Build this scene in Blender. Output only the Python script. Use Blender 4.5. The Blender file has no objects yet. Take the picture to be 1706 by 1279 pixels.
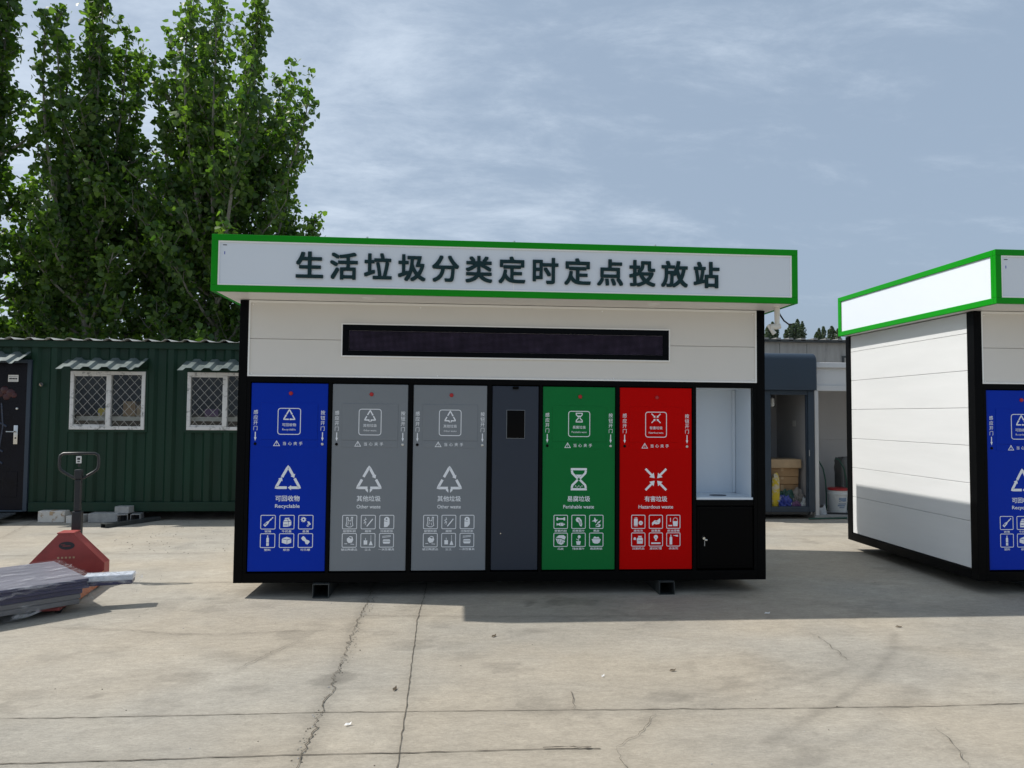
import bpy, bmesh, math, random
import numpy as np
from mathutils import Vector, Matrix
R = math.radians
random.seed(7)
rng = np.random.default_rng(7)
scene = bpy.context.scene
col = scene.collection

# ---------------------------------------------------------------- camera
PITCH, ROLL, YAW = 0.0438, 0.0072, 0.0734
cam_d = bpy.data.cameras.new("camera")
cam = bpy.data.objects.new("camera", cam_d); col.objects.link(cam)
F = Vector((math.sin(YAW)*math.cos(PITCH), math.cos(YAW)*math.cos(PITCH), math.sin(PITCH)))
r0 = Vector((math.cos(YAW), -math.sin(YAW), 0)); u0 = r0.cross(F)
rr = r0*math.cos(ROLL) + u0*math.sin(ROLL); uu = -r0*math.sin(ROLL) + u0*math.cos(ROLL)
M = Matrix((rr, uu, -F)).transposed().to_4x4(); M.translation = Vector((-0.4114, -6.0404, 1.5))
cam.matrix_world = M
cam_d.sensor_fit = 'HORIZONTAL'; cam_d.sensor_width = 36.0
cam_d.lens = 1193.8/1706*36.0
cam_d.clip_start = 0.05; cam_d.clip_end = 2000
scene.camera = cam

# ---------------------------------------------------------------- sun, sky, exposure
TO_SUN = Vector((-0.805, 0.14, 1.0)).normalized()
SUN_EL = math.asin(TO_SUN.z); SUN_AZ = math.atan2(TO_SUN.x, TO_SUN.y)
sun_d = bpy.data.lights.new("sun", 'SUN'); sun_d.energy = 4.4; sun_d.angle = R(0.6); sun_d.color = (1.0, 0.955, 0.89)
sun = bpy.data.objects.new("sun", sun_d); col.objects.link(sun)
sun.rotation_euler = (-TO_SUN).to_track_quat('-Z', 'Y').to_euler(); sun.location = (-8, 2, 14)
world = bpy.data.worlds.new("World"); scene.world = world; world.use_nodes = True
wt = world.node_tree; wn = wt.nodes; wl = wt.links
wn.clear()
def wnode(t, **kw):
    n = wn.new(t)
    for k, v in kw.items(): setattr(n, k, v)
    return n
sky = wnode('ShaderNodeTexSky'); sky.sky_type = 'NISHITA'; sky.sun_disc = False
sky.sun_elevation = SUN_EL; sky.sun_rotation = SUN_AZ
sky.air_density = 1.0; sky.dust_density = 4.5; sky.ozone_density = 1.6; sky.altitude = 50
hsv = wnode('ShaderNodeHueSaturation'); hsv.inputs['Saturation'].default_value = 0.82; hsv.inputs['Value'].default_value = 1.0
wl.new(sky.outputs[0], hsv.inputs['Color'])
tc = wnode('ShaderNodeTexCoord')
# thin torn clouds, laid on a plane high above: direction / (z + c)
sep = wnode('ShaderNodeSeparateXYZ'); wl.new(tc.outputs['Generated'], sep.inputs[0])
add = wnode('ShaderNodeMath', operation='ADD'); wl.new(sep.outputs['Z'], add.inputs[0]); add.inputs[1].default_value = 0.22
mx = wnode('ShaderNodeMath', operation='MAXIMUM'); wl.new(add.outputs[0], mx.inputs[0]); mx.inputs[1].default_value = 0.05
dx = wnode('ShaderNodeMath', operation='DIVIDE'); wl.new(sep.outputs['X'], dx.inputs[0]); wl.new(mx.outputs[0], dx.inputs[1])
dy = wnode('ShaderNodeMath', operation='DIVIDE'); wl.new(sep.outputs['Y'], dy.inputs[0]); wl.new(mx.outputs[0], dy.inputs[1])
cmb = wnode('ShaderNodeCombineXYZ'); wl.new(dx.outputs[0], cmb.inputs[0]); wl.new(dy.outputs[0], cmb.inputs[1])
mp = wnode('ShaderNodeMapping'); mp.inputs['Scale'].default_value = (0.95, 1.7, 1.0); mp.inputs['Location'].default_value = (2.3, 0.4, 0.0)
wl.new(cmb.outputs[0], mp.inputs['Vector'])
n1 = wnode('ShaderNodeTexNoise'); n1.inputs['Scale'].default_value = 2.6; n1.inputs['Detail'].default_value = 12; n1.inputs['Roughness'].default_value = 0.68; n1.inputs['Distortion'].default_value = 0.25
wl.new(mp.outputs[0], n1.inputs['Vector'])
n2 = wnode('ShaderNodeTexNoise'); n2.inputs['Scale'].default_value = 0.75; n2.inputs['Detail'].default_value = 3
wl.new(mp.outputs[0], n2.inputs['Vector'])
# more cloud towards the sun's side of the sky
dot = wnode('ShaderNodeVectorMath', operation='DOT_PRODUCT'); wl.new(tc.outputs['Generated'], dot.inputs[0]); dot.inputs[1].default_value = Vector((-0.93, 0.36, 0.0))
mr = wnode('ShaderNodeMapRange'); wl.new(dot.outputs['Value'], mr.inputs['Value'])
mr.inputs['From Min'].default_value = 0.0; mr.inputs['From Max'].default_value = 0.75; mr.inputs['To Min'].default_value = -0.06; mr.inputs['To Max'].default_value = 0.22
s1 = wnode('ShaderNodeMath', operation='MULTIPLY_ADD'); wl.new(n2.outputs[0], s1.inputs[0]); s1.inputs[1].default_value = 0.45; wl.new(n1.outputs[0], s1.inputs[2])
s2 = wnode('ShaderNodeMath', operation='ADD'); wl.new(s1.outputs[0], s2.inputs[0]); wl.new(mr.outputs[0], s2.inputs[1])
cr = wnode('ShaderNodeMapRange', interpolation_type='SMOOTHSTEP'); wl.new(s2.outputs[0], cr.inputs['Value'])
cr.inputs['From Min'].default_value = 0.64; cr.inputs['From Max'].default_value = 1.14; cr.inputs['To Max'].default_value = 0.54
veil = wnode('ShaderNodeMixRGB'); wl.new(hsv.outputs[0], veil.inputs['Color1']); veil.inputs['Color2'].default_value = (3.60, 4.65, 6.00, 1); veil.inputs['Fac'].default_value = 0.66
mix = wnode('ShaderNodeMixRGB'); wl.new(cr.outputs[0], mix.inputs['Fac']); wl.new(veil.outputs[0], mix.inputs['Color1']); mix.inputs['Color2'].default_value = (7.6, 8.5, 9.6, 1)
bg = wnode('ShaderNodeBackground'); bg.inputs['Strength'].default_value = 0.110; wl.new(mix.outputs[0], bg.inputs['Color'])
wo = wnode('ShaderNodeOutputWorld'); wl.new(bg.outputs[0], wo.inputs['Surface'])
scene.view_settings.view_transform = 'Standard'; scene.view_settings.look = 'None'
scene.view_settings.gamma = 1.0; scene.view_settings.exposure = 0.06
scene.render.engine = 'CYCLES'

# ---------------------------------------------------------------- materials
def node(nt, t, **kw):
    n = nt.nodes.new(t)
    for k, v in kw.items(): setattr(n, k, v)
    return n
def mat(name, c, rough=0.5, metal=0.0, var=0.0, vscale=3.0, bump=0.0, bscale=40.0, spec=0.5, dirt=None, dscale=2.0, dlo=0.5, dhi=0.75, dmax=0.6, stretch=(1,1,1)):
    m = bpy.data.materials.new(name); m.use_nodes = True; nt = m.node_tree
    b = nt.nodes['Principled BSDF']; b.inputs['Roughness'].default_value = rough; b.inputs['Metallic'].default_value = metal
    b.inputs['Specular IOR Level'].default_value = spec
    b.inputs['Base Color'].default_value = (*c, 1)
    t = node(nt, 'ShaderNodeTexCoord'); mpn = node(nt, 'ShaderNodeMapping'); mpn.inputs['Scale'].default_value = stretch
    nt.links.new(t.outputs['Object'], mpn.inputs['Vector'])
    out = None
    if var > 0:
        n = node(nt, 'ShaderNodeTexNoise'); n.inputs['Scale'].default_value = vscale; n.inputs['Detail'].default_value = 8; n.inputs['Roughness'].default_value = 0.65
        nt.links.new(mpn.outputs[0], n.inputs['Vector'])
        r = node(nt, 'ShaderNodeMapRange'); nt.links.new(n.outputs[0], r.inputs['Value'])
        r.inputs['From Min'].default_value = 0.3; r.inputs['From Max'].default_value = 0.7
        r.inputs['To Min'].default_value = 1-var; r.inputs['To Max'].default_value = 1+var
        x = node(nt, 'ShaderNodeMixRGB', blend_type='MULTIPLY'); x.inputs['Fac'].default_value = 1; x.inputs['Color1'].default_value = (*c, 1)
        nt.links.new(r.outputs[0], x.inputs['Color2']); out = x.outputs[0]
        r2 = node(nt, 'ShaderNodeMapRange'); nt.links.new(n.outputs[0], r2.inputs['Value'])
        r2.inputs['From Min'].default_value = 0.3; r2.inputs['From Max'].default_value = 0.7
        r2.inputs['To Min'].default_value = max(0.02, rough-0.1); r2.inputs['To Max'].default_value = min(1, rough+0.1)
        nt.links.new(r2.outputs[0], b.inputs['Roughness'])
    if dirt is not None:
        n = node(nt, 'ShaderNodeTexNoise'); n.inputs['Scale'].default_value = dscale; n.inputs['Detail'].default_value = 10; n.inputs['Roughness'].default_value = 0.7
        nt.links.new(mpn.outputs[0], n.inputs['Vector'])
        r = node(nt, 'ShaderNodeMapRange', interpolation_type='SMOOTHSTEP'); nt.links.new(n.outputs[0], r.inputs['Value'])
        r.inputs['From Min'].default_value = dlo; r.inputs['From Max'].default_value = dhi; r.inputs['To Max'].default_value = dmax
        x = node(nt, 'ShaderNodeMixRGB'); nt.links.new(r.outputs[0], x.inputs['Fac'])
        if out: nt.links.new(out, x.inputs['Color1'])
        else: x.inputs['Color1'].default_value = (*c, 1)
        x.inputs['Color2'].default_value = (*dirt, 1); out = x.outputs[0]
    if out: nt.links.new(out, b.inputs['Base Color'])
    if bump > 0:
        n = node(nt, 'ShaderNodeTexNoise'); n.inputs['Scale'].default_value = bscale; n.inputs['Detail'].default_value = 5
        nt.links.new(mpn.outputs[0], n.inputs['Vector'])
        bp = node(nt, 'ShaderNodeBump'); bp.inputs['Strength'].default_value = bump; bp.inputs['Distance'].default_value = 0.01
        nt.links.new(n.outputs[0], bp.inputs['Height']); nt.links.new(bp.outputs[0], b.inputs['Normal'])
    return m
MT = {}
MT['black'] = mat('black_steel', (0.0022, 0.0024, 0.0027), 0.42, var=0.25, spec=0.06)
MT['blackdoor'] = mat('black_door', (0.0018, 0.0018, 0.002), 0.40, var=0.2, spec=0.05)
MT['white_board'] = mat('white_cladding', (0.665, 0.675, 0.675), 0.5, var=0.03, vscale=1.2, bump=0.3, bscale=45, stretch=(1, 1, 9), spec=0.4)
MT['white_front'] = mat('white_front_board', (0.71, 0.69, 0.65), 0.4, var=0.02, vscale=1.5, spec=0.4)
MT['white_sign'] = mat('white_sign_board', (0.69, 0.74, 0.80), 0.38, var=0.008, vscale=1.4, spec=0.3)
MT['white_trim'] = mat('white_trim', (0.86, 0.86, 0.84), 0.35)
MT['soffit'] = mat('soffit_white', (0.80, 0.78, 0.76), 0.4, var=0.03)
MT['green_trim'] = mat('green_trim', (0.004, 0.255, 0.006), 0.36, var=0.07, vscale=2, spec=0.15)
MT['char'] = mat('sign_letter', (0.007, 0.030, 0.034), 0.4, spec=0.2)
MT['blue'] = mat('blue_panel', (0.0012, 0.030, 0.40), 0.36, var=0.05, vscale=1.5, spec=0.10, bump=0.10, bscale=3)
MT['grey'] = mat('grey_panel', (0.208, 0.228, 0.248), 0.36, var=0.04, vscale=1.5, spec=0.2)
MT['green'] = mat('green_panel', (0.006, 0.17, 0.040), 0.36, var=0.05, vscale=1.5, spec=0.10)
MT['red'] = mat('red_panel', (0.54, 0.0015, 0.0012), 0.36, var=0.05, vscale=1.5, spec=0.05, bump=0.10, bscale=3)
MT['slate'] = mat('slate_panel', (0.026, 0.035, 0.054), 0.36, var=0.05, vscale=2, spec=0.3)
MT['print'] = mat('white_print', (0.86, 0.89, 0.93), 0.5)
MT['red_dot'] = mat('red_lens', (0.42, 0.01, 0.012), 0.15)
MT['black_gloss'] = mat('black_glass', (0.0015, 0.0015, 0.002), 0.12, spec=0.08)
MT['silver'] = mat('silver_metal', (0.62, 0.62, 0.60), 0.28, metal=1.0, var=0.08)
MT['galv'] = mat('galvanised_steel', (0.40, 0.41, 0.42), 0.42, metal=0.6, var=0.15, vscale=8)
MT['skid'] = mat('dark_square_tube', (0.045, 0.052, 0.052), 0.5, metal=0.3, var=0.3, vscale=12)
MT['niche'] = mat('niche_white', (0.69, 0.76, 0.83), 0.25, spec=0.4)
MT['pvc'] = mat('white_pvc', (0.68, 0.67, 0.63), 0.45, var=0.06)
MT['rubber'] = mat('black_rubber', (0.012, 0.012, 0.013), 0.75)
MT['cab_green'] = mat('container_green', (0.0042, 0.0285, 0.0155), 0.45, var=0.22, vscale=2.0, stretch=(1, 1, 0.35), dirt=(0.06, 0.075, 0.07), dscale=4.5, dlo=0.6, dhi=0.95, dmax=0.35, spec=0.28)
MT['roof_sheet'] = mat('roof_sheet', (0.50, 0.50, 0.48), 0.5, var=0.12, dirt=(0.2, 0.18, 0.15), dlo=0.55, dhi=0.9)
MT['awning'] = mat('awning_sheet', (0.125, 0.155, 0.15), 0.42, metal=0.2, var=0.2, vscale=6)
MT['win_frame'] = mat('marbled_frame', (0.62, 0.62, 0.61), 0.4, dirt=(0.10, 0.11, 0.11), dscale=14, dlo=0.52, dhi=0.66, dmax=0.75)
MT['wire'] = mat('grille_wire', (0.42, 0.42, 0.40), 0.45, var=0.15)
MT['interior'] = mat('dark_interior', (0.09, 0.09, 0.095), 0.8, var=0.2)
MT['shelf'] = mat('shelf_white', (0.55, 0.55, 0.52), 0.6, var=0.1)
MT['card'] = mat('cardboard', (0.36, 0.23, 0.12), 0.8, var=0.14, vscale=7)
MT['card_pale'] = mat('pale_cardboard', (0.46, 0.33, 0.20), 0.8, var=0.12, vscale=7)
MT['card_white'] = mat('white_carton', (0.60, 0.57, 0.52), 0.75, var=0.12, dirt=(0.33, 0.21, 0.11), dscale=6, dlo=0.55, dhi=0.62, dmax=0.9)
MT['cdoor'] = mat('cabin_door', (0.006, 0.006, 0.010), 0.3, var=0.3, vscale=3, spec=0.15)
MT['cdoor_red'] = mat('cabin_door_red_reflection', (0.04, 0.004, 0.006), 0.4, var=0.4, vscale=12)  # red reflection on the glossy door, put into a colour
MT['cdoor_blue'] = mat('cabin_door_blue_highlight', (0.012, 0.024, 0.055), 0.3, var=0.4, vscale=9)  # blue highlights of the glossy door, put into the strips' colour
MT['paper'] = mat('paper_white', (0.72, 0.71, 0.68), 0.7, var=0.06)
MT['ink'] = mat('ink', (0.03, 0.03, 0.035), 0.7)
MT['conc_block'] = mat('concrete_block', (0.33, 0.33, 0.32), 0.85, var=0.2, vscale=9, bump=0.4)
MT['chequer'] = mat('chequer_plate', (0.10, 0.11, 0.115), 0.45, metal=0.5, var=0.3, vscale=22, bump=0.6, bscale=30)
MT['jack_red'] = mat('pallet_jack_red', (0.30, 0.055, 0.048), 0.5, var=0.18, vscale=7, dirt=(0.10, 0.05, 0.04), dscale=5, dlo=0.52, dhi=0.8, dmax=0.7)
MT['jack_orange'] = mat('pallet_jack_orange', (0.42, 0.13, 0.05), 0.5, var=0.2, vscale=7)
MT['jack_dark'] = mat('pallet_jack_grey', (0.013, 0.014, 0.016), 0.45, var=0.3, vscale=10)
MT['navy'] = mat('navy_panel_edge', (0.022, 0.024, 0.075), 0.4, var=0.2, vscale=6)
MT['lav'] = mat('grey_lavender_sheet', (0.165, 0.165, 0.198), 0.34, var=0.14, vscale=3, stretch=(0.3, 4, 1))
MT['greypanel'] = mat('grey_board', (0.15, 0.145, 0.145), 0.6, var=0.15, vscale=5)
MT['foilplank'] = mat('silver_film_plank', (0.50, 0.54, 0.60), 0.28, var=0.2, vscale=25, bump=0.5, bscale=30)
MT['booth'] = mat('booth_slate', (0.031, 0.047, 0.068), 0.45, var=0.1, vscale=2.5, spec=0.35)
MT['booth_wall'] = mat('booth_inner_wall', (0.47, 0.465, 0.47), 0.6, var=0.05, vscale=2)
MT['booth_dark'] = mat('booth_inner_dark', (0.10, 0.105, 0.11), 0.6, var=0.1)
MT['booth_white'] = mat('white_booth', (0.60, 0.60, 0.60), 0.5, var=0.05, vscale=2)
MT['conc_wall'] = mat('weathered_render', (0.34, 0.33, 0.31), 0.9, var=0.18, vscale=3, stretch=(2.2, 1, 0.35), dirt=(0.13, 0.125, 0.12), dscale=2.5, dlo=0.52, dhi=0.78, dmax=0.7, bump=0.3, bscale=18)
MT['wall_cap'] = mat('dark_roof_edge', (0.05, 0.055, 0.055), 0.5, var=0.2)
MT['cap_light'] = mat('roof_edge_light', (0.22, 0.22, 0.21), 0.5, var=0.2)
MT['yellow'] = mat('yellow_sack', (0.62, 0.46, 0.02), 0.5, dirt=(0.55, 0.50, 0.42), dscale=7, dlo=0.5, dhi=0.56, dmax=0.9, bump=0.5, bscale=20)
MT['blue_bag'] = mat('blue_bag', (0.03, 0.05, 0.30), 0.35, dirt=(0.45, 0.5, 0.6), dscale=9, dlo=0.52, dhi=0.6, dmax=0.8)
MT['teal_bag'] = mat('green_bag', (0.02, 0.075, 0.06), 0.35, var=0.3, vscale=8)
MT['grey_bag'] = mat('grey_rag', (0.22, 0.21, 0.20), 0.8, var=0.4, vscale=9)
MT['purple_bag'] = mat('purple_wrapper', (0.12, 0.05, 0.14), 0.4, var=0.3, vscale=8)
MT['pale_bag'] = mat('clear_bag', (0.42, 0.45, 0.47), 0.3, var=0.3, vscale=10)
MT['sack'] = mat('grey_woven_sack', (0.13, 0.135, 0.135), 0.8, var=0.2, vscale=10, bump=0.5, bscale=60)
MT['hose'] = mat('green_edging', (0.015, 0.075, 0.05), 0.5)
MT['bucket'] = mat('white_bucket', (0.62, 0.65, 0.66), 0.4, var=0.05)
MT['bucket_red'] = mat('red_lid', (0.35, 0.015, 0.02), 0.4)
MT['bucket_print'] = mat('bucket_print', (0.22, 0.30, 0.42), 0.5, var=0.2, vscale=15)
MT['bark'] = mat('poplar_bark', (0.17, 0.165, 0.14), 0.9, var=0.3, vscale=6, bump=0.5, stretch=(1, 1, 0.3))
MT['crack'] = mat('joint_dirt', (0.105, 0.090, 0.068), 0.95, var=0.4, vscale=25)
MT['grit'] = mat('grit', (0.20, 0.19, 0.155), 0.9, var=0.4, vscale=12)
MT['dry_leaf'] = mat('dry_leaf', (0.10, 0.075, 0.045), 0.8, var=0.3, vscale=20)

# LED board: rows of dots, real pitch
m = mat('led_matrix', (0.012, 0.009, 0.017), 0.4, spec=0.08); MT['led'] = m
nt = m.node_tree; b = nt.nodes['Principled BSDF']; t = node(nt, 'ShaderNodeTexCoord'); s = node(nt, 'ShaderNodeSeparateXYZ'); nt.links.new(t.outputs['Object'], s.inputs[0])
def wave(o):
    a = node(nt, 'ShaderNodeMath', operation='MULTIPLY'); nt.links.new(o, a.inputs[0]); a.inputs[1].default_value = 2*math.pi/0.010
    c_ = node(nt, 'ShaderNodeMath', operation='SINE'); nt.links.new(a.outputs[0], c_.inputs[0]); return c_.outputs[0]
a = node(nt, 'ShaderNodeMath', operation='MINIMUM'); nt.links.new(wave(s.outputs['X']), a.inputs[0]); nt.links.new(wave(s.outputs['Z']), a.inputs[1])
r = node(nt, 'ShaderNodeMapRange'); nt.links.new(a.outputs[0], r.inputs['Value']); r.inputs['From Min'].default_value = -0.2; r.inputs['From Max'].default_value = 0.5
nn = node(nt, 'ShaderNodeTexNoise'); nn.inputs['Scale'].default_value = 9; nt.links.new(t.outputs['Object'], nn.inputs['Vector'])
mm = node(nt, 'ShaderNodeMath', operation='MULTIPLY'); nt.links.new(r.outputs[0], mm.inputs[0]); nt.links.new(nn.outputs[0], mm.inputs[1])
x = node(nt, 'ShaderNodeMixRGB'); nt.links.new(mm.outputs[0], x.inputs['Fac']); x.inputs['Color1'].default_value = (0.003, 0.0025, 0.005, 1); x.inputs['Color2'].default_value = (0.19, 0.14, 0.26, 1)
nt.links.new(x.outputs[0], b.inputs['Base Color'])

def glass(name, tint, mixf):
    m = bpy.data.materials.new(name); m.use_nodes = True; nt = m.node_tree; nt.nodes.remove(nt.nodes['Principled BSDF'])
    out = nt.nodes['Material Output']; tr = node(nt, 'ShaderNodeBsdfTransparent'); tr.inputs[0].default_value = (*tint, 1)
    g = node(nt, 'ShaderNodeBsdfGlossy'); g.inputs['Roughness'].default_value = 0.03
    fr = node(nt, 'ShaderNodeFresnel'); fr.inputs['IOR'].default_value = 1.5
    mu = node(nt, 'ShaderNodeMath', operation='MULTIPLY'); nt.links.new(fr.outputs[0], mu.inputs[0]); mu.inputs[1].default_value = mixf
    mx_ = node(nt, 'ShaderNodeMixShader'); nt.links.new(mu.outputs[0], mx_.inputs[0]); nt.links.new(tr.outputs[0], mx_.inputs[1]); nt.links.new(g.outputs[0], mx_.inputs[2])
    nt.links.new(mx_.outputs[0], out.inputs['Surface']); return m
MT['glass'] = glass('window_glass', (0.90, 0.92, 0.92), 0.7)
def film():
    m = bpy.data.materials.new('stretch_film'); m.use_nodes = True; nt = m.node_tree; b = nt.nodes['Principled BSDF']
    b.inputs['Base Color'].default_value = (0.75, 0.76, 0.78, 1); b.inputs['Roughness'].default_value = 0.16
    t = node(nt, 'ShaderNodeTexCoord'); mpn = node(nt, 'ShaderNodeMapping'); mpn.inputs['Scale'].default_value = (1.2, 5, 3); nt.links.new(t.outputs['Object'], mpn.inputs['Vector'])
    n = node(nt, 'ShaderNodeTexNoise'); n.inputs['Scale'].default_value = 4; n.inputs['Detail'].default_value = 7; n.inputs['Distortion'].default_value = 1.2; nt.links.new(mpn.outputs[0], n.inputs['Vector'])
    r = node(nt, 'ShaderNodeMapRange', interpolation_type='SMOOTHSTEP'); nt.links.new(n.outputs[0], r.inputs['Value'])
    r.inputs['From Min'].default_value = 0.50; r.inputs['From Max'].default_value = 0.72; r.inputs['To Min'].default_value = 0.03; r.inputs['To Max'].default_value = 0.38
    nt.links.new(r.outputs[0], b.inputs['Alpha'])
    bp = node(nt, 'ShaderNodeBump'); bp.inputs['Strength'].default_value = 0.8; bp.inputs['Distance'].default_value = 0.015; nt.links.new(n.outputs[0], bp.inputs['Height']); nt.links.new(bp.outputs[0], b.inputs['Normal'])
    return m
MT['film'] = film()
def leafmat(name, dark, light, trans, scale=0.9):
    m = bpy.data.materials.new(name); m.use_nodes = True; nt = m.node_tree; b = nt.nodes['Principled BSDF']
    at = node(nt, 'ShaderNodeAttribute'); at.attribute_name = 'tone'
    x = node(nt, 'ShaderNodeMixRGB'); x.inputs['Color1'].default_value = (*dark, 1); x.inputs['Color2'].default_value = (*light, 1); nt.links.new(at.outputs['Fac'], x.inputs['Fac'])
    nt.links.new(x.outputs[0], b.inputs['Base Color']); b.inputs['Roughness'].default_value = 0.42; b.inputs['Specular IOR Level'].default_value = 0.45
    tl = node(nt, 'ShaderNodeBsdfTranslucent'); y = node(nt, 'ShaderNodeMixRGB', blend_type='MULTIPLY'); y.inputs['Fac'].default_value = 1
    nt.links.new(x.outputs[0], y.inputs['Color1']); y.inputs['Color2'].default_value = (1.7, 1.9, 0.5, 1); nt.links.new(y.outputs[0], tl.inputs['Color'])
    ms = node(nt, 'ShaderNodeMixShader'); ms.inputs[0].default_value = trans
    nt.links.new(b.outputs[0], ms.inputs[1]); nt.links.new(tl.outputs[0], ms.inputs[2]); nt.links.new(ms.outputs[0], nt.nodes['Material Output'].inputs['Surface'])
    return m
MT['leaf'] = leafmat('poplar_leaves', (0.030, 0.076, 0.023), (0.150, 0.240, 0.052), 0.48)
MT['leaf_far'] = leafmat('far_poplar_leaves', (0.050, 0.078, 0.060), (0.10, 0.14, 0.09), 0.25)  # lighter and greyer: distance haze put into the leaf colours

# ---------------------------------------------------------------- mesh helpers
class MB:
    """collects shapes, then links them as ONE mesh object"""
    def __init__(s): s.v = []; s.f = []; s.m = []; s.mats = []
    def mi(s, mt):
        if mt not in s.mats: s.mats.append(mt)
        return s.mats.index(mt)
    def faces(s, vs, fs, mt, T=None):
        o = len(s.v); k = s.mi(mt)
        s.v += [tuple(T @ Vector(p)) if T else tuple(p) for p in vs]
        s.f += [tuple(i+o for i in f) for f in fs]; s.m += [k]*len(fs)
    def box(s, x0, x1, y0, y1, z0, z1, mt, T=None):
        vs = [(x0,y0,z0),(x1,y0,z0),(x1,y1,z0),(x0,y1,z0),(x0,y0,z1),(x1,y0,z1),(x1,y1,z1),(x0,y1,z1)]
        s.faces(vs, [(0,3,2,1),(4,5,6,7),(0,1,5,4),(1,2,6,5),(2,3,7,6),(3,0,4,7)], mt, T)
    def bbox(s, x0, x1, y0, y1, z0, z1, mt, bev=0.004, seg=2, T=None):
        bm = bmesh.new(); bmesh.ops.create_cube(bm, size=1)
        for v in bm.verts: v.co = Vector(((x0+x1)/2+v.co.x*(x1-x0), (y0+y1)/2+v.co.y*(y1-y0), (z0+z1)/2+v.co.z*(z1-z0)))
        bmesh.ops.bevel(bm, geom=bm.edges[:], offset=bev, segments=seg, affect='EDGES', profile=0.5)
        s.bm(bm, mt, T)
    def bm(s, bm, mt, T=None):
        bm.verts.index_update()
        s.faces([v.co for v in bm.verts], [tuple(v.index for v in f.verts) for f in bm.faces], mt, T); bm.free()
    def prism(s, pts, y0, y1, mt, T=None):
        """outline in x,z (counter-clockwise seen from -y) pushed from y0 to y1"""
        n = len(pts); vs = [(p[0], y0, p[1]) for p in pts] + [(p[0], y1, p[1]) for p in pts]
        fs = [tuple(range(n)), tuple(range(2*n-1, n-1, -1))] + [(i, i+n, (i+1) % n + n, (i+1) % n) for i in range(n)]
        s.faces(vs, fs, mt, T)
    def tube(s, pts, rad, mt, n=8, T=None, caps=True):
        pts = [Vector(p) for p in pts]; k = len(pts)
        if not hasattr(rad, '__len__'): rad = [rad]*k
        vs = []; up = None
        for i in range(k):
            d = (pts[min(i+1, k-1)] - pts[max(i-1, 0)]).normalized()
            if up is None: up = d.orthogonal().normalized()
            up = (up - d*up.dot(d)).normalized(); sd = d.cross(up)
            for j in range(n):
                a = 2*math.pi*j/n; vs.append(pts[i] + (up*math.cos(a) + sd*math.sin(a))*rad[i])
        fs = [(i*n+j, i*n+(j+1) % n, (i+1)*n+(j+1) % n, (i+1)*n+j) for i in range(k-1) for j in range(n)]
        if caps: fs += [tuple(range(n-1, -1, -1)), tuple(range((k-1)*n, k*n))]
        s.faces(vs, fs, mt, T)
    def cyl(s, c, r_, h, mt, n=20, axis='Z', T=None):
        c = Vector(c); d = {'X': Vector((1,0,0)), 'Y': Vector((0,1,0)), 'Z': Vector((0,0,1))}[axis]
        s.tube([c, c+d*h], r_, mt, n, T)
    def lathe(s, prof, mt, n=24, T=None):
        vs = []; fs = []; k = len(prof)
        for (r_, z) in prof:
            for j in range(n): a = 2*math.pi*j/n; vs.append((r_*math.cos(a), r_*math.sin(a), z))
        for i in range(k-1):
            for j in range(n): fs.append((i*n+j, i*n+(j+1) % n, (i+1)*n+(j+1) % n, (i+1)*n+j))
        fs.append(tuple(range(n-1, -1, -1))); fs.append(tuple(range((k-1)*n, k*n)))
        s.faces(vs, fs, mt, T)
    def build(s, name, parent=None, label=None, smooth=False, loc=None, rot=None):
        me = bpy.data.meshes.new(name); me.from_pydata([tuple(p) for p in s.v], [], s.f)
        for mt in s.mats: me.materials.append(MT[mt])
        me.polygons.foreach_set('material_index', s.m)
        if smooth: me.polygons.foreach_set('use_smooth', [True]*len(s.f))
        me.update()
        if smooth: me.set_sharp_from_angle(angle=R(35))
        o = bpy.data.objects.new(name, me); col.objects.link(o)
        if parent: o.parent = parent
        if label: o['label'] = label
        if loc: o.location = loc
        if rot: o.rotation_euler = rot
        return o
def tag(o, label, cat, group=None, kind=None):
    if label: o['label'] = label
    if cat: o['category'] = cat
    if group: o['group'] = group
    if kind: o['kind'] = kind
    return o
def thing(name, label, cat, loc=(0,0,0), rz=0.0, group=None):
    o = bpy.data.objects.new(name, None); col.objects.link(o); o.location = loc; o.rotation_euler = (0, 0, rz); o.empty_display_size = 0.1
    return tag(o, label, cat, group)
def copy_tree(o, parent=None):
    c = o.copy(); col.objects.link(c); c.parent = parent
    for ch in list(o.children): copy_tree(ch, c)
    return c

# ---------------------------------------------------------------- flat printing (letters, symbols)
_tx = {}
def glyphs(body, bold=0.02, res=2):
    key = (body, bold, res)
    if key not in _tx:
        c = bpy.data.curves.new('t', 'FONT'); c.body = body; c.size = 1; c.resolution_u = res
        o = bpy.data.objects.new('t', c); col.objects.link(o)
        me = bpy.data.meshes.new_from_object(o.evaluated_get(bpy.context.evaluated_depsgraph_get()))
        v0 = [(v.co.x, v.co.y) for v in me.vertices]; f0 = [tuple(p.vertices) for p in me.polygons]; vs = []; fs = []
        d = bold*0.62                                     # a bold face: the outline laid over itself, shifted a hair each way
        for q, (ax, ay) in enumerate(((-d, -d), (d, -d), (d, d), (-d, d)) if bold else ((0, 0),)):
            o_ = len(vs); vs += [(x_+ax, y_+ay, q) for x_, y_ in v0]; fs += [tuple(i_+o_ for i_ in f) for f in f0]
        bpy.data.objects.remove(o); bpy.data.curves.remove(c); bpy.data.meshes.remove(me)
        _tx[key] = (vs, fs)
    return _tx[key]
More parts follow.
